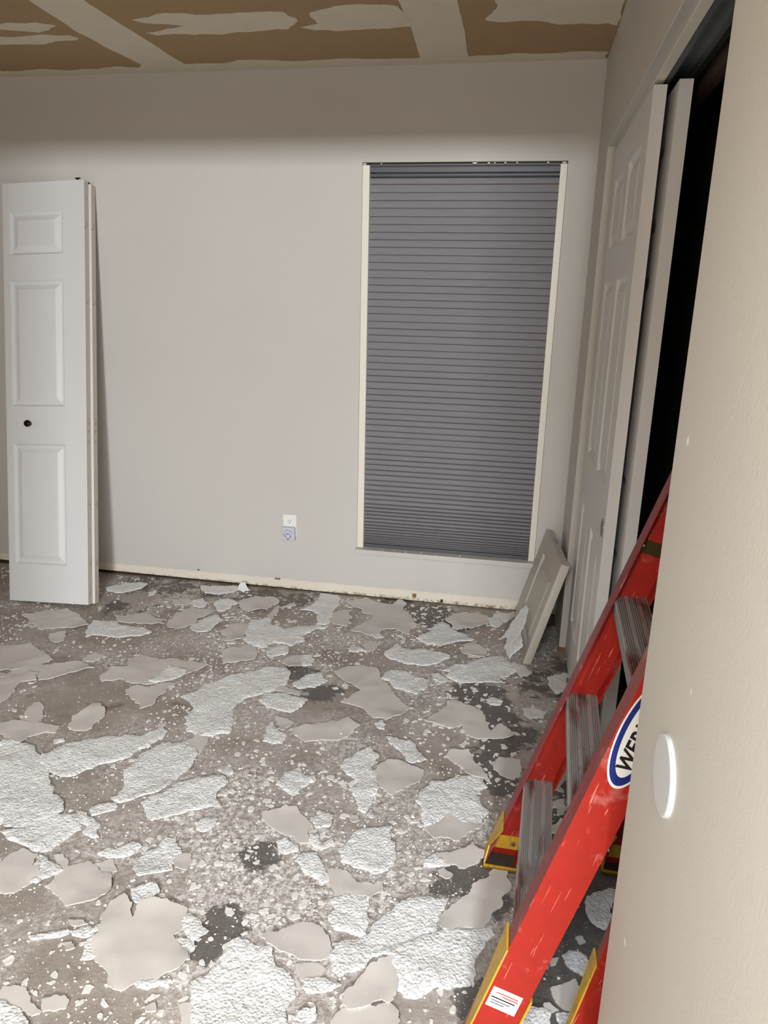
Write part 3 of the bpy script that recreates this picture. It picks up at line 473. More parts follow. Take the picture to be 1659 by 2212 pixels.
b = MB()
b.box(R,R+.03,3.04,D,0,H); b.box(R+.03,R+.15,3.04,D+.1,0,H)          # stub between the corner and the closet
b.box(R,R+.03,1.03,3.04,HZ,H)
struct(b.build('wall_right', M['paint'], bevel=.002), 'greige wall over and beside the closet opening')
EX = 0.215
b = MB(); b.box(EX,EX+.16,YF,1.03,0,H)
struct(b.build('wall_entry', M['entry_paint'], bevel=.004), 'pale greige entry wall beside the closet')
b = MB(); b.box(XL-.1,XL,YF,D,0,H); struct(b.build('wall_left', M['paint']))
b = MB(); b.box(XL,-.874,YF-.1,YF,0,H); b.box(-.874,EX,YF-.1,YF,HZ,H); struct(b.build('wall_front', M['paint']))
b = MB(); b.box(-1.6,-1.5,-4.1,YF-.1,0,H); struct(b.build('wall_hall_left', M['paint']))
b = MB(); b.box(.9,1.0,-4.1,YF-.1,0,H); b.box(EX,1.0,YF-.1,YF,0,H); struct(b.build('wall_hall_right', M['paint']))
b = MB(); b.box(-1.6,1.0,-4.2,-4.1,0,H); struct(b.build('wall_hall_end', M['paint']))
b = MB()
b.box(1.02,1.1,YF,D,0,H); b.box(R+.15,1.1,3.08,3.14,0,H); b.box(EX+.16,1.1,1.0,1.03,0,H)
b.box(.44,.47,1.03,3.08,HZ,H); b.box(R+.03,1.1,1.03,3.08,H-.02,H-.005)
struct(b.build('wall_closet', M['closet']), 'inside of the closet with its shade painted dark')
b = MB(); b.box(R,R+.035,3.028,3.042,0,.022); struct(b.build('trim_1', M['wood']), 'raw wood block at the foot of the closet jamb')

# joint compound and leftover texture on the ceiling
def refine(poly, seg, rough, rr):
    pts = [Vector(p) for p in poly]
    out = []
    def sub(a, c, d):
        L = (c-a).length
        if L < seg or d > 6: out.append(a); return
        m = (a+c)/2; t = (c-a).normalized(); n = Vector((-t.y, t.x))
        m = m + n*rr.gauss(0, rough*L); sub(a, m, d+1); sub(m, c, d+1)
    for i in range(len(pts)): sub(pts[i], pts[(i+1) % len(pts)], 0)
    return out
def inside(px, py, poly):
    c = np.zeros(px.shape, bool); n = len(poly)
    for i in range(n):
        x1, y1 = poly[i]; x2, y2 = poly[(i+1) % n]
        if y1 == y2: continue
        m = ((y1 > py) != (y2 > py)) & (px < (x2-x1)*(py-y1)/(y2-y1)+x1); c ^= m
    return c
def sheet(name, poly, mat, thick, spacing, rr, bump=0.0, lift=0.0, seg=.006, rough=.095, z0=0.0, flip=False):
    out = refine(poly, seg, rough, rr)
    cx = sum(p.x for p in out)/len(out); cy = sum(p.y for p in out)/len(out)
    bp = np.array([(p.x-cx, p.y-cy) for p in out])
    x0, y0 = bp.min(0); x1, y1 = bp.max(0)
    gx, gy = np.meshgrid(np.arange(x0, x1, spacing), np.arange(y0, y1, spacing))
    rs = np.random.RandomState(rr.randint(0, 10**6))
    gx = gx.ravel()+rs.uniform(-.35, .35, gx.size)*spacing; gy = gy.ravel()+rs.uniform(-.35, .35, gy.size)*spacing
    ok = inside(gx, gy, bp); gx, gy = gx[ok], gy[ok]
    if len(gx):
        dmin = np.full(gx.size, 9.0)
        for q in bp: dmin = np.minimum(dmin, (gx-q[0])**2+(gy-q[1])**2)
        k = dmin > (.55*spacing)**2; gx, gy = gx[k], gy[k]
    vin = [Vector(q) for q in bp.tolist()] + [Vector(q) for q in zip(gx.tolist(), gy.tolist())]
    n = len(bp)
    res = delaunay_2d_cdt(vin, [(i, (i+1) % n) for i in range(n)], [], 1, 1e-6)
    vo, eo, fo = res[0], res[1], res[2]
    cnt = {}
    for f in fo:
        for i in range(len(f)):
            e = (f[i], f[(i+1) % len(f)]); key = (min(e), max(e)); cnt.setdefault(key, []).append(e)
    bnd = [v[0] for v in cnt.values() if len(v) == 1]
    be = set(i for e in bnd for i in e)
    rad = max(math.hypot(q.x, q.y) for q in vo)
    sd = rr.uniform(0, 100); top = []; bot = []
    for i, q in enumerate(vo):
        ef = (math.hypot(q.x, q.y)/rad)
        lf = lift*max(0.0, noise.noise((q.x*9+sd, q.y*9, sd))*1.3+.15)*ef
        w = .25*lift*noise.noise((q.x*22, q.y*22+sd, 3.0))
        hb = bump*rr.random() if i not in be else -bump*.2
        zb = z0+lf+max(0, w)
        top.append((q.x, q.y, zb+thick+hb)); bot.append((q.x, q.y, zb))
    V = top+bot; m = len(vo)
    F = [tuple(f) for f in fo] + [tuple(i+m for i in reversed(f)) for f in fo]
    for e in bnd:
        j = len(V); V += [top[e[1]], top[e[0]], bot[e[0]], bot[e[1]]]; F.append((j, j+1, j+2, j+3))
    me = bpy.data.meshes.new(name); me.from_pydata(V, [], F); me.materials.append(mat)
    sm = [True]*len(fo)+[False]*(len(F)-len(fo)); me.polygons.foreach_set('use_smooth', sm); me.update()
    o = bpy.data.objects.new(name, me); COL.objects.link(o); o.location = (cx, cy, 0)
    return o, (x1-x0, y1-y0)
rr = random.Random(3)
for i, poly in enumerate(COMPOUND):
    if i == 7: poly = [(x, y-.012 if k < 9 else D+.02) for k, (x, y) in enumerate(poly)]
    soft = i < 2
    o, _ = sheet('joint_compound', [(x, -y) for x, y in poly], M['compound'], .0012 if soft else .002, .05, rr, seg=.05 if soft else .018, rough=.012 if soft else .05)
    o.rotation_euler = (math.pi, 0, 0); c = o.location.copy(); o.location = (c.x, -c.y, H-.0002); o.parent = ceiling

# ------------------------------------------------------------------ window
win = empty('window_1', ((WX0+WX1)/2, D+.115, WZ0)); struct(win, 'tall narrow window hidden behind the dark pleated shade')
b = MB(); w2 = (WX1-WX0)/2; hh = WZ1-WZ0
for q in ((-w2,-w2+.035,0,hh),(w2-.035,w2,0,hh),(-w2,w2,0,.035),(-w2,w2,hh-.035,hh)): b.box(q[0],q[1],-.012,.02,q[2],q[3])
b.build('window_frame', M['trim_white'], win)
b = MB(); b.box(-w2+.03,w2-.03,0,.006,.03,hh-.03); b.build('pane', M['glass'], win)
b = MB(); b.box(WX0-.004,WX1+.004,D-.034,D+.1,.244,.270)
sill = b.build('trim_2', M['sill'], bevel=.003); struct(sill, 'grey painted window sill dusted with plaster')

SX0, SX1 = -.712, .112
shade = empty('window_shade', ((SX0+SX1)/2, D+.03, .271)); tag(shade, 'dark grey pleated cellular shade filling the tall window', 'window shade')
sw = (SX1-SX0)/2
b = MB()
b.loft([[(x, yy, zz) for yy, zz in ((-.018,1.752),(-.018,1.772),(-.014,1.780),(-.014,1.786),(.03,1.786),(.03,1.752))] for x in (-sw, sw)])
b.build('head_rail', M['shade_rail'], shade)
b = MB(); b.loft([[(x, yy, zz) for yy, zz in ((-.012,1.733),(-.016,1.738),(-.016,1.744),(-.012,1.748),(.02,1.748),(.02,1.733))] for x in (-sw, sw)])
b.build('shade_clip_rail', M['shade_rail'], shade)
# pleat heights shrink towards the stacked bottom
CELLZ = [2.002,1.974,1.941,1.908,1.876,1.841,1.808,1.775,1.743,1.711,1.678,1.645,1.612,1.578,1.546,1.514,1.482,1.45,1.418,1.384,1.352,1.321,1.289,1.256,1.225,1.194,1.162,1.132,1.103,1.071,1.042,1.013,.982,.953,.924,.896,.866,.838,.808,.779,.751,.725,.699,.672,.647,.619,.594,.568,.545,.521,.497,.477,.458,.44,.421,.402,.385,.37,.355,.341,.328,.317,.306,.296,.288]
for za, zb in zip(CELLZ[:-1], CELLZ[1:]):
    hc = za-zb; k = max(0.0, min(1.0, (.034-hc)/.021)); g0 = .05+.13*k; dp = .0055+.017*k
    prof = [(-.0135+dp*1.3,0),(-.0135+dp*.42,g0*.75),(-.0135+dp*.12,.20+.10*k),(-.0135,.5),(-.0135+dp*.12,.80-.10*k),(-.0135+dp*.42,1-g0*.75),(-.0135+dp*1.3,1.0),(.016,1.0),(.022,.5),(.016,0)]
    b = MB(); b.loft([[(x, yy, zz*hc) for yy, zz in prof] for x in (-sw, sw)])
    c = b.build('shade_cell', M['shade'], shade); c.location = (0, 0, zb-.271)
b = MB(); b.box(-sw,sw,-.014,.018,.001,.016); b.build('bottom_rail', M['shade_rail'], shade, .002)
for x0, x1 in ((WX0+.001, SX0), (SX1, WX1-.001)):
    cx = (SX0+SX1)/2; b = MB(); b.box(x0-cx,x1-cx,-.031,.03,.0,1.780); b.build('side_track', M['trim_white'], shade, .0015)
for x, w in ((-.735,.018),(-.25,.022),(-.19,.012),(-.165,.008),(-.12,.010),(-.07,.008),(.06,.012),(.128,.022),(-.66,.006)):  # white solids stand in for daylight leaking above the head rail
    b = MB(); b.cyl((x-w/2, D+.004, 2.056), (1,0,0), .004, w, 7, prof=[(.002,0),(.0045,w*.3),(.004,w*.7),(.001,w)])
    tag(b.build('plaster_or_light_speck', M['crumb'], smooth=True), 'tiny white speck imitating a daylight leak in the gap above the window shade', 'plaster scrap', 'daylight leak specks above the shade')

# ------------------------------------------------------------------ panelled doors
def leaf(W, Hh, T, panels, mat, edge, name, parent, mouldings=True):
    us = sorted({0, W} | {p[0] for p in panels} | {p[1] for p in panels})
    vz = sorted({0, Hh} | {p[2] for p in panels} | {p[3] for p in panels})
    b = MB()
    for i in range(len(us)-1):
        for j in range(len(vz)-1):
            cu, cv = (us[i]+us[i+1])/2, (vz[j]+vz[j+1])/2
            if any(p[0] < cu < p[1] and p[2] < cv < p[3] for p in panels): continue
            b.quad((us[i],0,vz[j]),(us[i+1],0,vz[j]),(us[i+1],0,vz[j+1]),(us[i],0,vz[j+1]))
    b.quad((0,T,0),(0,T,Hh),(W,T,Hh),(W,T,0)); b.quad((0,0,0),(0,0,Hh),(0,T,Hh),(0,T,0),1); b.quad((W,0,0),(W,T,0),(W,T,Hh),(W,0,Hh),1)
    b.quad((0,0,0),(0,T,0),(W,T,0),(W,0,0),1); b.quad((0,0,Hh),(W,0,Hh),(W,T,Hh),(0,T,Hh),1)
    o = b.build(name, [mat, edge], parent)
    for p in panels:
        b = MB(); rings = []
        for ins, dep in ((0,0),(.004,.0055),(.010,.0115),(.017,.0115),(.022,.0100),(.042,.002),(.045,.0018)):
            rings.append([(p[0]+ins,dep,p[2]+ins),(p[1]-ins,dep,p[2]+ins),(p[1]-ins,dep,p[3]-ins),(p[0]+ins,dep,p[3]-ins)])
        b.loft(rings, True, False); n = len(b.v); b.face((n-4,n-3,n-2,n-1))
        b.build('panel', mat, o)
    return o
# two sliding closet doors
def closet_door(n, x, y0, y1, label):
    W = y1-y0
    root = empty('door_%d' % n, (x, y1, .012), (0, 0, -math.pi/2)); struct(root, label)
    s = .112; pw = (W-2*s-.105)/2
    cols = ((s, s+pw), (W-s-pw, W-s))
    rows = ((.19, .708), (.91, 1.543), (1.658, 1.89))
    leaf(W, 2.008, .034, [(c[0], c[1], r[0], r[1]) for c in cols for r in rows], M['door_white'], M['door_white'], 'door_leaf', root)
    return root
d1 = closet_door(1, .290, 2.20, 3.03, 'white six panel sliding closet door with a round metal finger pull')
d2 = closet_door(2, .345, 2.155, 2.985, 'second white sliding closet door tucked behind the first one')
W = .83
for d in (d1,):
    b = MB(); b.cyl((W-.052, .002, .797), (0,-1,0), .028, .004, 28, prof=[(.0305,0),(.0305,.003),(.028,.0045),(.024,.003),(.021,.0008)])
    fp = b.build('finger_pull', M['metal'], d, smooth=True)
    b = MB(); b.cyl((W-.052, .001, .797), (0,-1,0), .022, .0022, 28); b.build('pull_cup', M['bronze'], fp)
# hanging track above the doors
tr = empty('closet_track', (R, 1.04, HZ)); struct(tr, 'dark metal sliding door track under the closet header')
b = MB(); b.box(.030,.054,0,2.0,-.006,.03); b.build('track_fascia', M['trim_white'], tr)
b = MB(); b.box(.054,.175,0,2.0,.022,.03); b.build('track_channel', M['dark_metal'], tr)
for x in (.056, .118):
    b = MB(); b.box(x,x+.004,0,2.0,-.004,.022); b.box(x+.004,x+.014,0,2.0,-.004,-.001); b.build('track_rail', M['metal'] if x > .1 else M['dark_metal'], tr)
b = MB(); b.box(.150,.175,0,2.0,-.03,.022); b.build('track_rear_board', M['dark_wood'], tr)

# folded bifold door leaning on the back wall
bf = empty('bifold_door', (-2.401, 2.98, .004), (-math.atan2(.39, 1.97), -.040, 0)); bf.rotation_mode = 'XYZ'
tag(bf, 'folded white panelled bifold closet door leaning on the back wall', 'door')
BW, BH = .428, 2.004
pn = [(.034,.314,.185,.775),(.034,.314,.955,1.552),(.034,.314,1.672,1.873)]
l1 = leaf(BW, BH, .034, pn, M['bifold_white'], M['door_edge'], 'door_leaf', bf)
l2 = leaf(BW, BH-.008, .034, [], M['bifold_white'], M['door_edge'], 'door_leaf', bf); l2.location = (.012, .0375, 0); l2.rotation_euler = (0, 0, 0)
b = MB(); b.cyl((.128, 0, .872), (0,-1,0), .013, .03, 24, prof=[(.009,0),(.007,.010),(.0145,.016),(.0165,.022),(.0145,.028),(.009,.0305)])
b.build('knob', M['bronze'], l1, smooth=True)
b = MB(); b.cyl((.385,.017,BH), (0,0,1), .004, .016, 12); b.box(.372,.398,.014,.020,BH+.012,BH+.016); b.build('pivot_pin', M['bronze'], l1)
b = MB(); b.cyl((.400,.017,BH-.01), (0,0,1), .010, .016, 14, prof=[(.010,0),(.011,.010),(.007,.018)]); o = b.build('roller', M['bronze'], l2, smooth=True)
for z in (.35, 1.0, 1.7):
    b = MB(); b.box(BW+.0005,BW+.0025,.026,.046,z-.03,z+.03) ; 
    b = MB(); b.cyl((-.002,.0355,z-.035),(0,0,1),.004,.07,10); b.build('hinge', M['metal'], bf)

# small cabinet door leaning in the corner
e1 = Vector((.043,-.498,0)).normalized()             # along the floor towards the camera
e2 = Vector((.122,.030,.458)); e2 = (e2 - e1*e2.dot(e1)).normalized()
nb = e1.cross(e2).normalized(); nb = nb if nb.x > 0 else -nb
cab = empty('cabinet_door'); tag(cab, 'small off-white panelled cabinet door leaning in the corner beside the window', 'door')
cab.matrix_world = Matrix(((e1.x,nb.x,e2.x,.064),(e1.y,nb.y,e2.y,3.385),(e1.z,nb.z,e2.z,.002),(0,0,0,1)))
leaf(.500, .470, .034, [(.115,.44,.05,.385)], M['cab_white'], M['cab_white'], 'door_leaf', cab)
b = MB(); b.box(.14,.20,.012,.028,.470,.4725); b.build('metal_clip', M['metal'], cab)

# ------------------------------------------------------------------ outlet and plug-in
ol = empty('wall_outlet', (-1.0975, D, .358)); tag(ol, 'white duplex wall outlet low on the back wall', 'outlet')
b = MB(); b.box(-.0355,.0355,-.005,.0,-.058,.058); b.build('cover_plate', M['plate_white'], ol, .002)
for zc in (.0225, -.0225):
    b = MB(); prof = []
    for k in range(24):
        a = 2*math.pi*k/24; prof.append((.0172*math.cos(a), max(-.0135, min(.0135, .0172*math.sin(a)))+zc))
    b.loft([[(x, yy, z) for x, z in prof] for yy in (-.0045, -.0062)])
    rc = b.build('receptacle', M['plate_white'], ol)
    for x, z, w, h in ((-.0064,.004,.0022,.0085),(.0064,.004,.0022,.007)):
        b = MB(); b.box(x-w/2,x+w/2,-.0066,-.006,zc+z-h/2,zc+z+h/2); b.build('slot', M['black'], rc)
    b = MB(); b.cyl((0,-.006,zc-.0075),(0,-1,0),.0026,.0006,12); b.build('ground_hole', M['black'], rc)
pd = empty('plug_in_device', (-1.099, D-.0065, .320)); tag(pd, 'pale lavender square plug-in device in the lower outlet socket', 'plug-in device')
b = MB(); b.box(-.034,.034,-.026,-.0005,-.035,.035); b.build('housing', M['lavender'], pd, .005)
def arc(cx, cz, r, a0, a1, w, n=10):
    b = MB(); ri = []
    for k in range(n+1):
        a = math.radians(a0+(a1-a0)*k/n); c, s = math.cos(a), math.sin(a)
        ri.append([(cx+(r-w)*c,-.0258,cz+(r-w)*s),(cx+r*c,-.0258,cz+r*s),(cx+r*c,-.0268,cz+r*s),(cx+(r-w)*c,-.0268,cz+(r-w)*s)])
    b.loft(ri); return b
for a in (60, 150, 240, 330): arc(0, -.012, .0165, a, a+60, .005).build('grille_slot', M['lav_dark'], pd)
arc(0, -.004, .026, 25, 155, .002).build('dial_arc', M['lav_dark'], pd)
b = MB(); b.cyl((-.022,-.0258,-.003),(0,-1,0),.0026,.0012,12); b.build('sensor', M['black'], pd)

# ------------------------------------------------------------------ door bumper on the entry wall
b = MB(); b.cyl((0,0,0),(-1,0,0),.05,.006,48,prof=[(.050,0),(.050,.0042),(.0485,.0058),(.046,.0062),(.001,.0062)])
dbm = b.build('wall_bumper', M['disc'], smooth=False); dbm.location = (EX, .83, .905)
tag(dbm, 'round white wall bumper disc stuck on the entry wall', 'wall bumper')

# ------------------------------------------------------------------ step ladder
lad = empty('step_ladder', (.0, 1.42, 0)); tag(lad, 'red fibreglass step ladder with ridged metal steps leaning into the closet', 'ladder')
LO = Vector((.0, 1.42, 0))
def rail(foot, top, width, flange, inward, name, z0=0.0, t=.0045, mats=None):
    foot = Vector(foot)-LO; top = Vector(top)-LO
    d = (top-foot); inw = Vector((0, inward, 0)); inw = (inw - d.normalized()*inw.dot(d.normalized())).normalized()
    a = d.normalized().cross(inw).normalized(); a = a if a.x > 0 else -a
    rings = []
    sec = [(0,0),(width,0),(width,flange),(width-t,flange),(width-t,t),(t,t),(t,flange),(0,flange)]
    def at(p, s): return p + a*s[0] + inw*s[1]
    b = MB(); f0 = foot
    # keep the foot flat on the floor
    bot = []
    for s in sec:
        q = at(foot, s); q = q - d*((q.z-z0)/d.z); bot.append(q)
    b.loft([bot, [at(top, s) for s in sec]])
    b.mi = [0]*len(b.mi); b.mi[7] = 1; b.mi[6] = 1
    return b, a, inw, d
TOPZ = 1.70
fN, fF = (-.026, 1.130, 0), (.003, 1.722, 0)
tN = (fN[0]+.316*TOPZ, fN[1]+.058*TOPZ, TOPZ); tF = (fF[0]+.306*TOPZ, fF[1]-.058*TOPZ, TOPZ)
RW = .080
bN, aN, iN, dN = rail(fN, tN, RW, .050, 1, 'near'); nearR = bN.build('front_rail', [M['red'], M['red_edge']], lad, .001)
bF, aF, iF, dF = rail(fF, tF, RW, .044, -1, 'far'); farR = bF.build('front_rail', [M['red'], M['red_edge']], lad, .001)
# steps
for k in range(5):
    z = .268+.2725*k
    pN = Vector(fN)+dN*(z/dN.z)-LO; pF = Vector(fF)+dF*(z/dF.z)-LO
    pN.y += .005; pF.y -= .005; x0N, x0F = pN.x+.006, pF.x+.006
    wd = RW/math.cos(.3)-.010
    prof = [(0,-.030),(0,-.002),(.002,0)]
    g = [.006,.0105,.015,.0195, .031,.0355,.040,.0445, .058,.0625,.067,.0715]
    for q in g: prof += [(q,0),(q+.0004,-.005),(q+.0022,-.005),(q+.0026,0)]
    prof += [(wd-.002,0),(wd,-.002),(wd,-.030),(wd-.003,-.030),(wd-.003,-.006),(.003,-.006),(.003,-.030)]
    b = MB(); b.loft([[(x0N+u, pN.y, z+v) for u, v in prof], [(x0F+u, pF.y, z+v) for u, v in prof]])
    n = len(prof); b.mi = [0]*len(b.mi); b.mi[0] = 1
    b.build('step', [M['step'], M['alu']], lad)
    for (pp, sgn) in ((pN, 1), (pF, -1)):
        for u in (.02, .06):
            bb = MB(); bb.cyl((pp.x+u, pp.y-sgn*.005, z-.02), (0,-sgn,0), .004, .0025, 10); 
# foot boots
def boot(foot, d, a, inw, w, hgt, depth):
    foot = Vector(foot)-LO; t = .004; b = MB()
    def P(s, i, z):
        q = foot + a*s + inw*i; return q + d*((z-q.z)/d.z)
    for (s0, s1, i0, i1a, i1b, z0, z1) in ((-t, -.0003, -t, depth*.35, depth+.012, .045, hgt), (-t, -.0003, -t, depth, depth*.35, .003, .045), (w+.0003, w+t, -t, depth*.8, .034, .003, hgt*.6), (-t, w+t, -t, -.0003, -.0003, .003, .045)):
        b.hexa([P(s0,i0,z0),P(s1,i0,z0),P(s1,i1a,z0),P(s0,i1a,z0),P(s0,i0,z1),P(s1,i0,z1),P(s1,i1b,z1),P(s0,i1b,z1)])
    o = b.build('foot_boot', M['yellow'], lad)
    b = MB(); b.hexa([P(-t,-t,.003),P(w+t,-t,.003),P(w+t,depth,.003),P(-t,depth,.003),P(-t,-t,.010),P(w+t,-t,.010),P(w+t,depth,.010),P(-t,depth,.010)])
    b.build('foot_plate', M['rubber'], o)
    b = MB(); b.hexa([P(-t,depth-.004,.003),P(w+t,depth-.004,.003),P(w+t,depth,.003),P(-t,depth,.003),P(-t,depth-.004,.015),P(w+t,depth-.004,.015),P(w+t,depth,.015),P(-t,depth,.015)])
    b.build('foot_lip', M['yellow'], o)
    b = MB(); b.hexa([P(.006,.0055,.035),P(w-.006,.0055,.035),P(w-.006,.012,.035),P(.006,.012,.035),P(.006,.0055,.075),P(w-.006,.0055,.075),P(w-.006,.008,.075),P(.006,.008,.075)])
    b.build('inner_plate', M['yellow'], o)
    q = P(w*.7, .012, .055); b = MB(); b.cyl(q, inw, .006, .004, 14); b.build('bolt', M['metal'], o)
    b = MB(); b.hexa([P(-t,-t,.0),P(w+t,-t,.0),P(w+t,depth,.0),P(-t,depth,.0),P(-t,-t,.003),P(w+t,-t,.003),P(w+t,depth,.003),P(-t,depth,.003)])
    b.build('foot_pad', M['rubber'], o)
boot(fN, dN, aN, iN, RW, .275, .052); boot(fF, dF, aF, iF, RW, .145, .062)
# rear frame
rN0, rF0 = (.178, 1.175, 0), (.318, 1.750, 0); rN1, rF1 = (.560, 1.245, 1.63), (.560, 1.608, 1.63)
b1, ra, ri, rd = rail(rN0, rN1, .055, .026, 1, 'rn'); b1.build('rear_rail', [M['red'], M['red_edge']], lad, .001)
boot(rN0, rd, ra, ri, .055, .235, .026)
b2, rb, rj, re = rail(rF0, rF1, .055, .026, -1, 'rf'); b2.build('rear_rail', [M['red'], M['red_edge']], lad, .001)
boot(rF0, re, rb, rj, .055, .14, .045)
for z in (.42, .85, 1.3):
    a0 = Vector(rN0)+rd*(z/rd.z)-LO; a1 = Vector(rF0)+re*(z/re.z)-LO
    b = MB(); b.loft([[(q.x+u+.03, q.y, z+v) for u, v in ((0,0),(.022,0),(.022,.03),(0,.03))] for q in (a0, a1)]); b.build('rear_brace', M['alu'], lad)
# spreader plates riveted across the web, and spreader bars
for foot, d, a, inw in ((fF, dF, aF, iF), (fN, dN, aN, iN)):
    f0 = Vector(foot)-LO
    def P(s, i, zz):
        q = f0 + a*s + inw*i; return q + d*((zz-q.z)/d.z)
    b = MB(); b.hexa([P(.006,.0048,.930),P(.074,.0048,.912),P(.074,.0075,.912),P(.006,.0075,.930),P(.006,.0048,.960),P(.074,.0048,.942),P(.074,.0075,.942),P(.006,.0075,.960)])
    o = b.build('spreader_plate', M['olive'], lad)
    for s, z in ((.018,.943),(.062,.930)):
        b = MB(); b.cyl(P(s,.0075,z), inw, .004, .002, 12, prof=[(.0042,0),(.0035,.0015),(.001,.0022)]); b.build('rivet', M['metal'], o)
b = MB(); tc = [(tN[0]-.02,tN[1]-.03),(tN[0]+.16,tN[1]-.03),(tF[0]+.16,tF[1]+.03),(tF[0]-.02,tF[1]+.03)]
b.hexa([(x-LO.x,y-LO.y,TOPZ-.06) for x, y in tc]+[(x-LO.x,y-LO.y,TOPZ+.015) for x, y in tc]); b.build('top_cap', M['red_edge'], lad, .008)
# oval maker's sticker and warning label on the near rail
wn_ = -iN
def S(s, l, h):                                      # s across the web, l along the rail, h proud of the outer face
    return Vector(fN)-LO + aN*s + dN.normalized()*l + wn_*h
def oval(name, sc, lc, ra_, rb_, h0, h1, mat, parent):
    b = MB(); b.loft([[S(sc+rb_*math.sin(2*math.pi*k/48), lc+ra_*math.cos(2*math.pi*k/48), h) for k in range(48)] for h in (h0, h1)])
    return b.build(name, mat, parent)
LC, SCW = .800, .040
ov = oval('brand_sticker', SCW, LC, .112, .0375, .0003, .0008, M['sticker_white'], nearR)
oval('blue_ring', SCW, LC, .106, .0345, .0008, .0011, M['sticker_blue'], ov)
oval('white_oval', SCW, LC, .088, .0255, .0011, .0014, M['sticker_white'], ov)
fc = bpy.data.curves.new('lettering', 'FONT'); fc.body = 'WERNER'; fc.size = .037; fc.align_x = 'CENTER'; fc.align_y = 'CENTER'
fc.shear = .2; fc.offset = .0010; fc.extrude = .0002; fc.space_character = 1.04
to = bpy.data.objects.new('lettering_curve', fc); COL.objects.link(to)
dg = bpy.context.evaluated_depsgraph_get(); tm = bpy.data.meshes.new_from_object(to.evaluated_get(dg)); tm.name = 'lettering'
bpy.data.objects.remove(to)
tm.materials.clear(); tm.materials.append(M['sticker_black'])
lo_ = bpy.data.objects.new('lettering', tm); COL.objects.link(lo_); lo_.parent = ov
dd = dN.normalized(); ux = dd; uy = -aN; uz = ux.cross(uy)
c0 = S(SCW, LC, .0017)
lo_.matrix_local = Matrix(((ux.x,uy.x,uz.x,c0.x),(ux.y,uy.y,uz.y,c0.y),(ux.z,uy.z,uz.z,c0.z),(0,0,0,1)))
def patch(s0, s1, l0, l1, h0, h1, name, mat, parent):
    b = MB(); b.hexa([S(s0,l0,h0),S(s1,l0,h0),S(s1,l1,h0),S(s0,l1,h0),S(s0,l0,h1),S(s1,l0,h1),S(s1,l1,h1),S(s0,l1,h1)]); return b.build(name, mat, parent)
wl = patch(.006,.066,.150,.198,.0003,.0007,'warning_label',M['sticker_white'],nearR)
for l, m, s0, s1 in ((.186,'sticker_red',.016,.060),(.180,'sticker_red',.030,.062),(.173,'sticker_black',.010,.058),(.166,'lav_dark',.012,.050),(.160,'lav_dark',.012,.040)):
    patch(s0,s1,l,l+.0028,.0007,.0009,'print_line',M[m],wl)

# ------------------------------------------------------------------ scraped ceiling flakes on the floor
def where(x, y):
    a = 'at the back wall' if y > 2.95 else 'off the back wall' if y > 2.3 else 'in mid-floor' if y > 1.65 else 'near the entry'
    f = 'facing the bifold door' if x < -1.55 else 'facing the wall outlet' if x < -.85 else 'facing the window' if x < -.12 else 'beside the red ladder'
    return a, f
def hull_area(p):
    p = sorted(p); h = []
    for seq in (p, p[::-1]):
        c = []
        for q in seq:
            while len(c) > 1 and (c[-1][0]-c[-2][0])*(q[1]-c[-2][1])-(c[-1][1]-c[-2][1])*(q[0]-c[-2][0]) <= 0: c.pop()
            c.append(q)
        h += c[:-1]
    return abs(sum(h[j][0]*h[(j+1) % len(h)][1]-h[(j+1) % len(h)][0]*h[j][1] for j in range(len(h))))/2
def flake_label(k, o, dims, ar, solid):
    size = 'tiny' if ar < .0025 else 'small' if ar < .006 else 'middling' if ar < .014 else 'large' if ar < .03 else 'huge'
    asp = max(dims)/max(min(dims), 1e-4); shp = 'narrow ' if asp > 2.0 else 'broad ' if asp < 1.35 else ''
    surf = 'rough white' if k == 'T' else 'smooth beige'
    a, f = where(o.location.x, o.location.y)
    return '%s%s %s%s ceiling flake %s, %s' % ('notched ' if solid < .80 else '', size, shp, surf, a, f)
rr = random.Random(11); made = []
for i, (k, poly) in enumerate(FLAKES):
    gx_ = sum(q[0] for q in poly)/len(poly); gy_ = sum(q[1] for q in poly)/len(poly)
    poly = [(gx_+(x-gx_)*1.05, min(gy_+(y-gy_)*1.05, D-.012)) for x, y in poly]
    ar = abs(sum(poly[j][0]*poly[(j+1) % len(poly)][1]-poly[(j+1) % len(poly)][0]*poly[j][1] for j in range(len(poly))))/2
    big = ar > .008
    if k == 'T':
        o, dims = sheet('ceiling_flake', poly, M['pop'], .0048, .0075, rr, (.0030), .013 if big else .008, z0=.0006*(i % 5))
    else:
        o, dims = sheet('ceiling_flake', poly, M['smooth'], .0038, .016, rr, (.0003), .014 if big else .009, z0=.0006*(i % 5))
    tag(o, flake_label(k, o, dims, ar, ar/hull_area(poly)), 'ceiling flake', 'scraped ceiling flakes on the floor')
    made.append((ar, o))
byl = {}
for ar, o in made: byl.setdefault(o['label'], []).append((ar, o))
for lab, L in byl.items():                           # look-alikes told apart by size where there are only two or three
    L.sort(key=lambda q: -q[0])
    if len(L) in (2, 3, 4):
        for wd_, (ar, o) in zip(('biggest', 'smallest') if len(L) == 2 else (('biggest', 'second biggest', 'smallest') if len(L) == 3 else ('biggest', 'second biggest', 'third biggest', 'smallest')), L): o['label'] = wd_ + ' ' + lab
sp_, A_, E1, E2 = STANDING
o, _ = sheet('ceiling_flake', sp_, M['pop'], .0035, .0075, rr, .0022, .012, z0=0)
E1 = Vector(E1); E2 = Vector(E2); E3 = E1.cross(E2); s_ = 1
if E3.x > 0: E3 = -E3
c = Vector(A_)+E1*o.location.x+E2*o.location.y
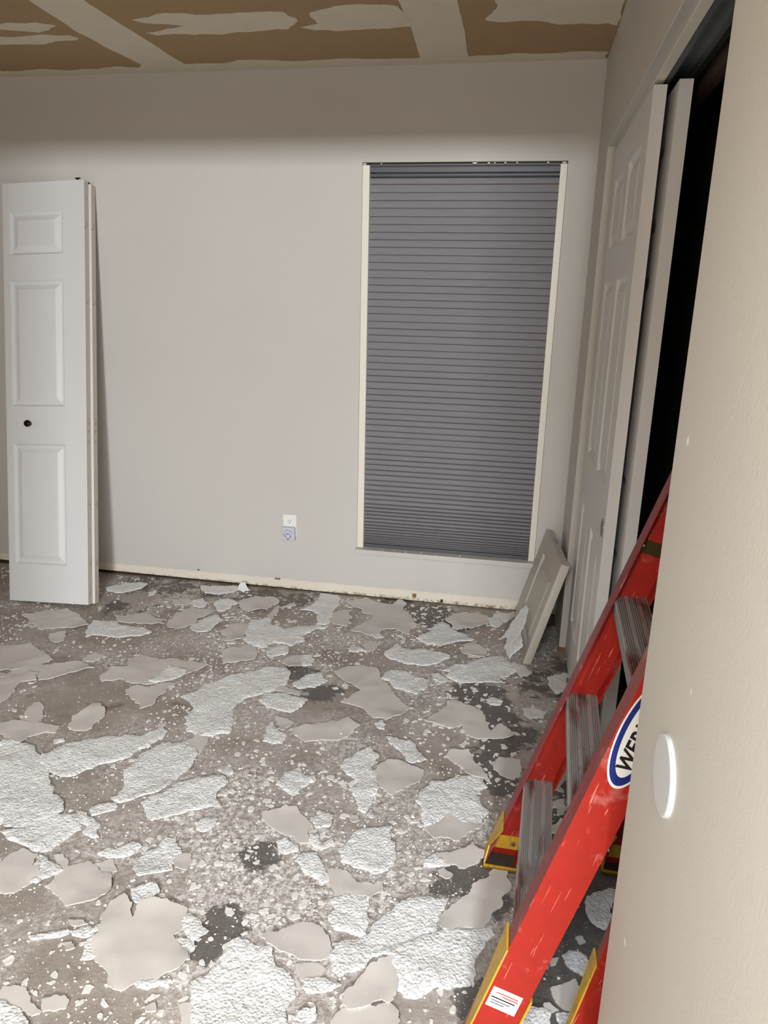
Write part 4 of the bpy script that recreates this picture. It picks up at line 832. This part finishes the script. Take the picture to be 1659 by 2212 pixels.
o.matrix_world = Matrix(((E1.x,E2.x,E3.x,c.x),(E1.y,E2.y,E3.y,c.y),(E1.z,E2.z,E3.z,c.z),(0,0,0,1)))
tag(o, 'curled rough white ceiling flake propped up against the small cabinet door', 'ceiling flake', 'scraped ceiling flakes on the floor')
o, _ = sheet('ceiling_flake', [(0,0),(.035,-.01),(.06,.01),(.03,.05),(.012,.045),(.0,.02)], M['pop'], .003, .006, rr, .002, .006)
o.location = (-1.33, 3.375, .022); o.rotation_euler = (1.0, .15, .1)
tag(o, 'small curled white ceiling flake standing up at the foot of the back wall', 'ceiling flake', 'scraped ceiling flakes on the floor')

# loose crumbs of plaster, too many to count
N = 20000
rs = np.random.RandomState(5)
cxs = rs.uniform(-2.9, .75, N*2); cys = rs.uniform(.75, D-.01, N*2)
keep = np.array([noise.noise((x*2.2, y*2.2, 1.7))*1.1+.40+.8*float(dusty(x, y)) > rs.rand() for x, y in zip(cxs, cys)])
keep &= ~((cxs > EX-.01) & (cys < 1.04)) & ~((cxs > R-.01) & (cys > 3.03))
cxs, cys = cxs[keep][:N], cys[keep][:N]; n = len(cxs)
sz = .0011+.0032*rs.rand(n)**3.0; big = rs.rand(n) < .02; sz[big] *= 1.9
ox = np.array([(1,0,0),(0,1,0),(-1,0,0),(0,-1,0),(0,0,1.0),(0,0,-.3)])
V = ox[None]*sz[:,None,None]*rs.uniform(.5, 1.5, (n,6,1)); ang = rs.uniform(0, 6.28, n)
ca, sa = np.cos(ang)[:,None], np.sin(ang)[:,None]
Vx = V[...,0]*ca-V[...,1]*sa+cxs[:,None]; Vy = V[...,0]*sa+V[...,1]*ca+cys[:,None]; Vz = V[...,2]*.8+.0003
V = np.stack([Vx, Vy, np.maximum(Vz, 0)], -1).reshape(-1, 3)
fo = np.array([(0,1,4),(1,2,4),(2,3,4),(3,0,4),(1,0,5),(2,1,5),(3,2,5),(0,3,5)])
Fc = (fo[None]+6*np.arange(n)[:,None,None]).reshape(-1, 3)
V1, F1 = V.tolist(), Fc.tolist()
# flat chips a centimetre or so across lying between the large flakes
n = 3600
hx = rs.uniform(-2.9, .7, n*3); hy = rs.uniform(.8, D-.02, n*3)
kp = np.array([noise.noise((x*3.1+9, y*3.1, .7))*1.4+.22+1.0*float(dusty(x, y)) > rs.rand() for x, y in zip(hx, hy)]) & ~((hx > EX-.02) & (hy < 1.05)) & ~((hx > R-.02) & (hy > 3.02))
hx, hy = hx[kp][:n], hy[kp][:n]; n = len(hx)
hr = .0035+.011*rs.rand(n)**2.2
K = 7; an = np.linspace(0, 2*math.pi, K, endpoint=False)[None]+rs.uniform(-.3, .3, (n, K)); ra2 = hr[:,None]*rs.uniform(.45, 1.25, (n, K))
st_ = rs.uniform(.5, 1.0, n)[:,None]; rot = rs.uniform(0, 6.28, n)[:,None]
px_ = ra2*np.cos(an); py_ = ra2*np.sin(an)*st_
qx = px_*np.cos(rot)-py_*np.sin(rot)+hx[:,None]; qy = px_*np.sin(rot)+py_*np.cos(rot)+hy[:,None]
tz = (.0012+.002*rs.rand(n))[:,None]+rs.uniform(-.0005, .0008, (n, K))
V = np.concatenate([np.stack([qx, qy, tz], -1), np.stack([qx, qy, np.zeros_like(qx)], -1)], 1).reshape(-1, 3).tolist()
Fc = []
for i in range(n):
    s0 = i*2*K; Fc.append(tuple(range(s0, s0+K))); Fc += [(s0+(k+1) % K, s0+k, s0+K+k, s0+K+(k+1) % K) for k in range(K)]
k0 = len(V1); V1 += V; F1 += [tuple(q+k0 for q in f) for f in Fc]
me = bpy.data.meshes.new('plaster_crumbs'); me.from_pydata(V1, [], F1); me.materials.append(M['crumb'])
o = bpy.data.objects.new('plaster_crumbs', me); COL.objects.link(o); o['kind'] = 'stuff'
tag(o, 'fine white plaster crumbs and chips scattered all over the bare floor', 'plaster crumbs')
# a few crumbs on the sill
for k in range(9):
    x = rnd.uniform(-.66, .1); y = D-rnd.uniform(-.002, .026); r = rnd.uniform(.002, .0045)
    b = MB(); b.cyl((x, y, .270), (0,0,1), r, r, 6, prof=[(r,0),(r*.8,r*.6),(r*.2,r*.8)])
    tag(b.build('plaster_or_light_speck', M['crumb']), 'tiny white plaster scrap lying on the window sill', 'plaster scrap', 'plaster scraps on the sill')
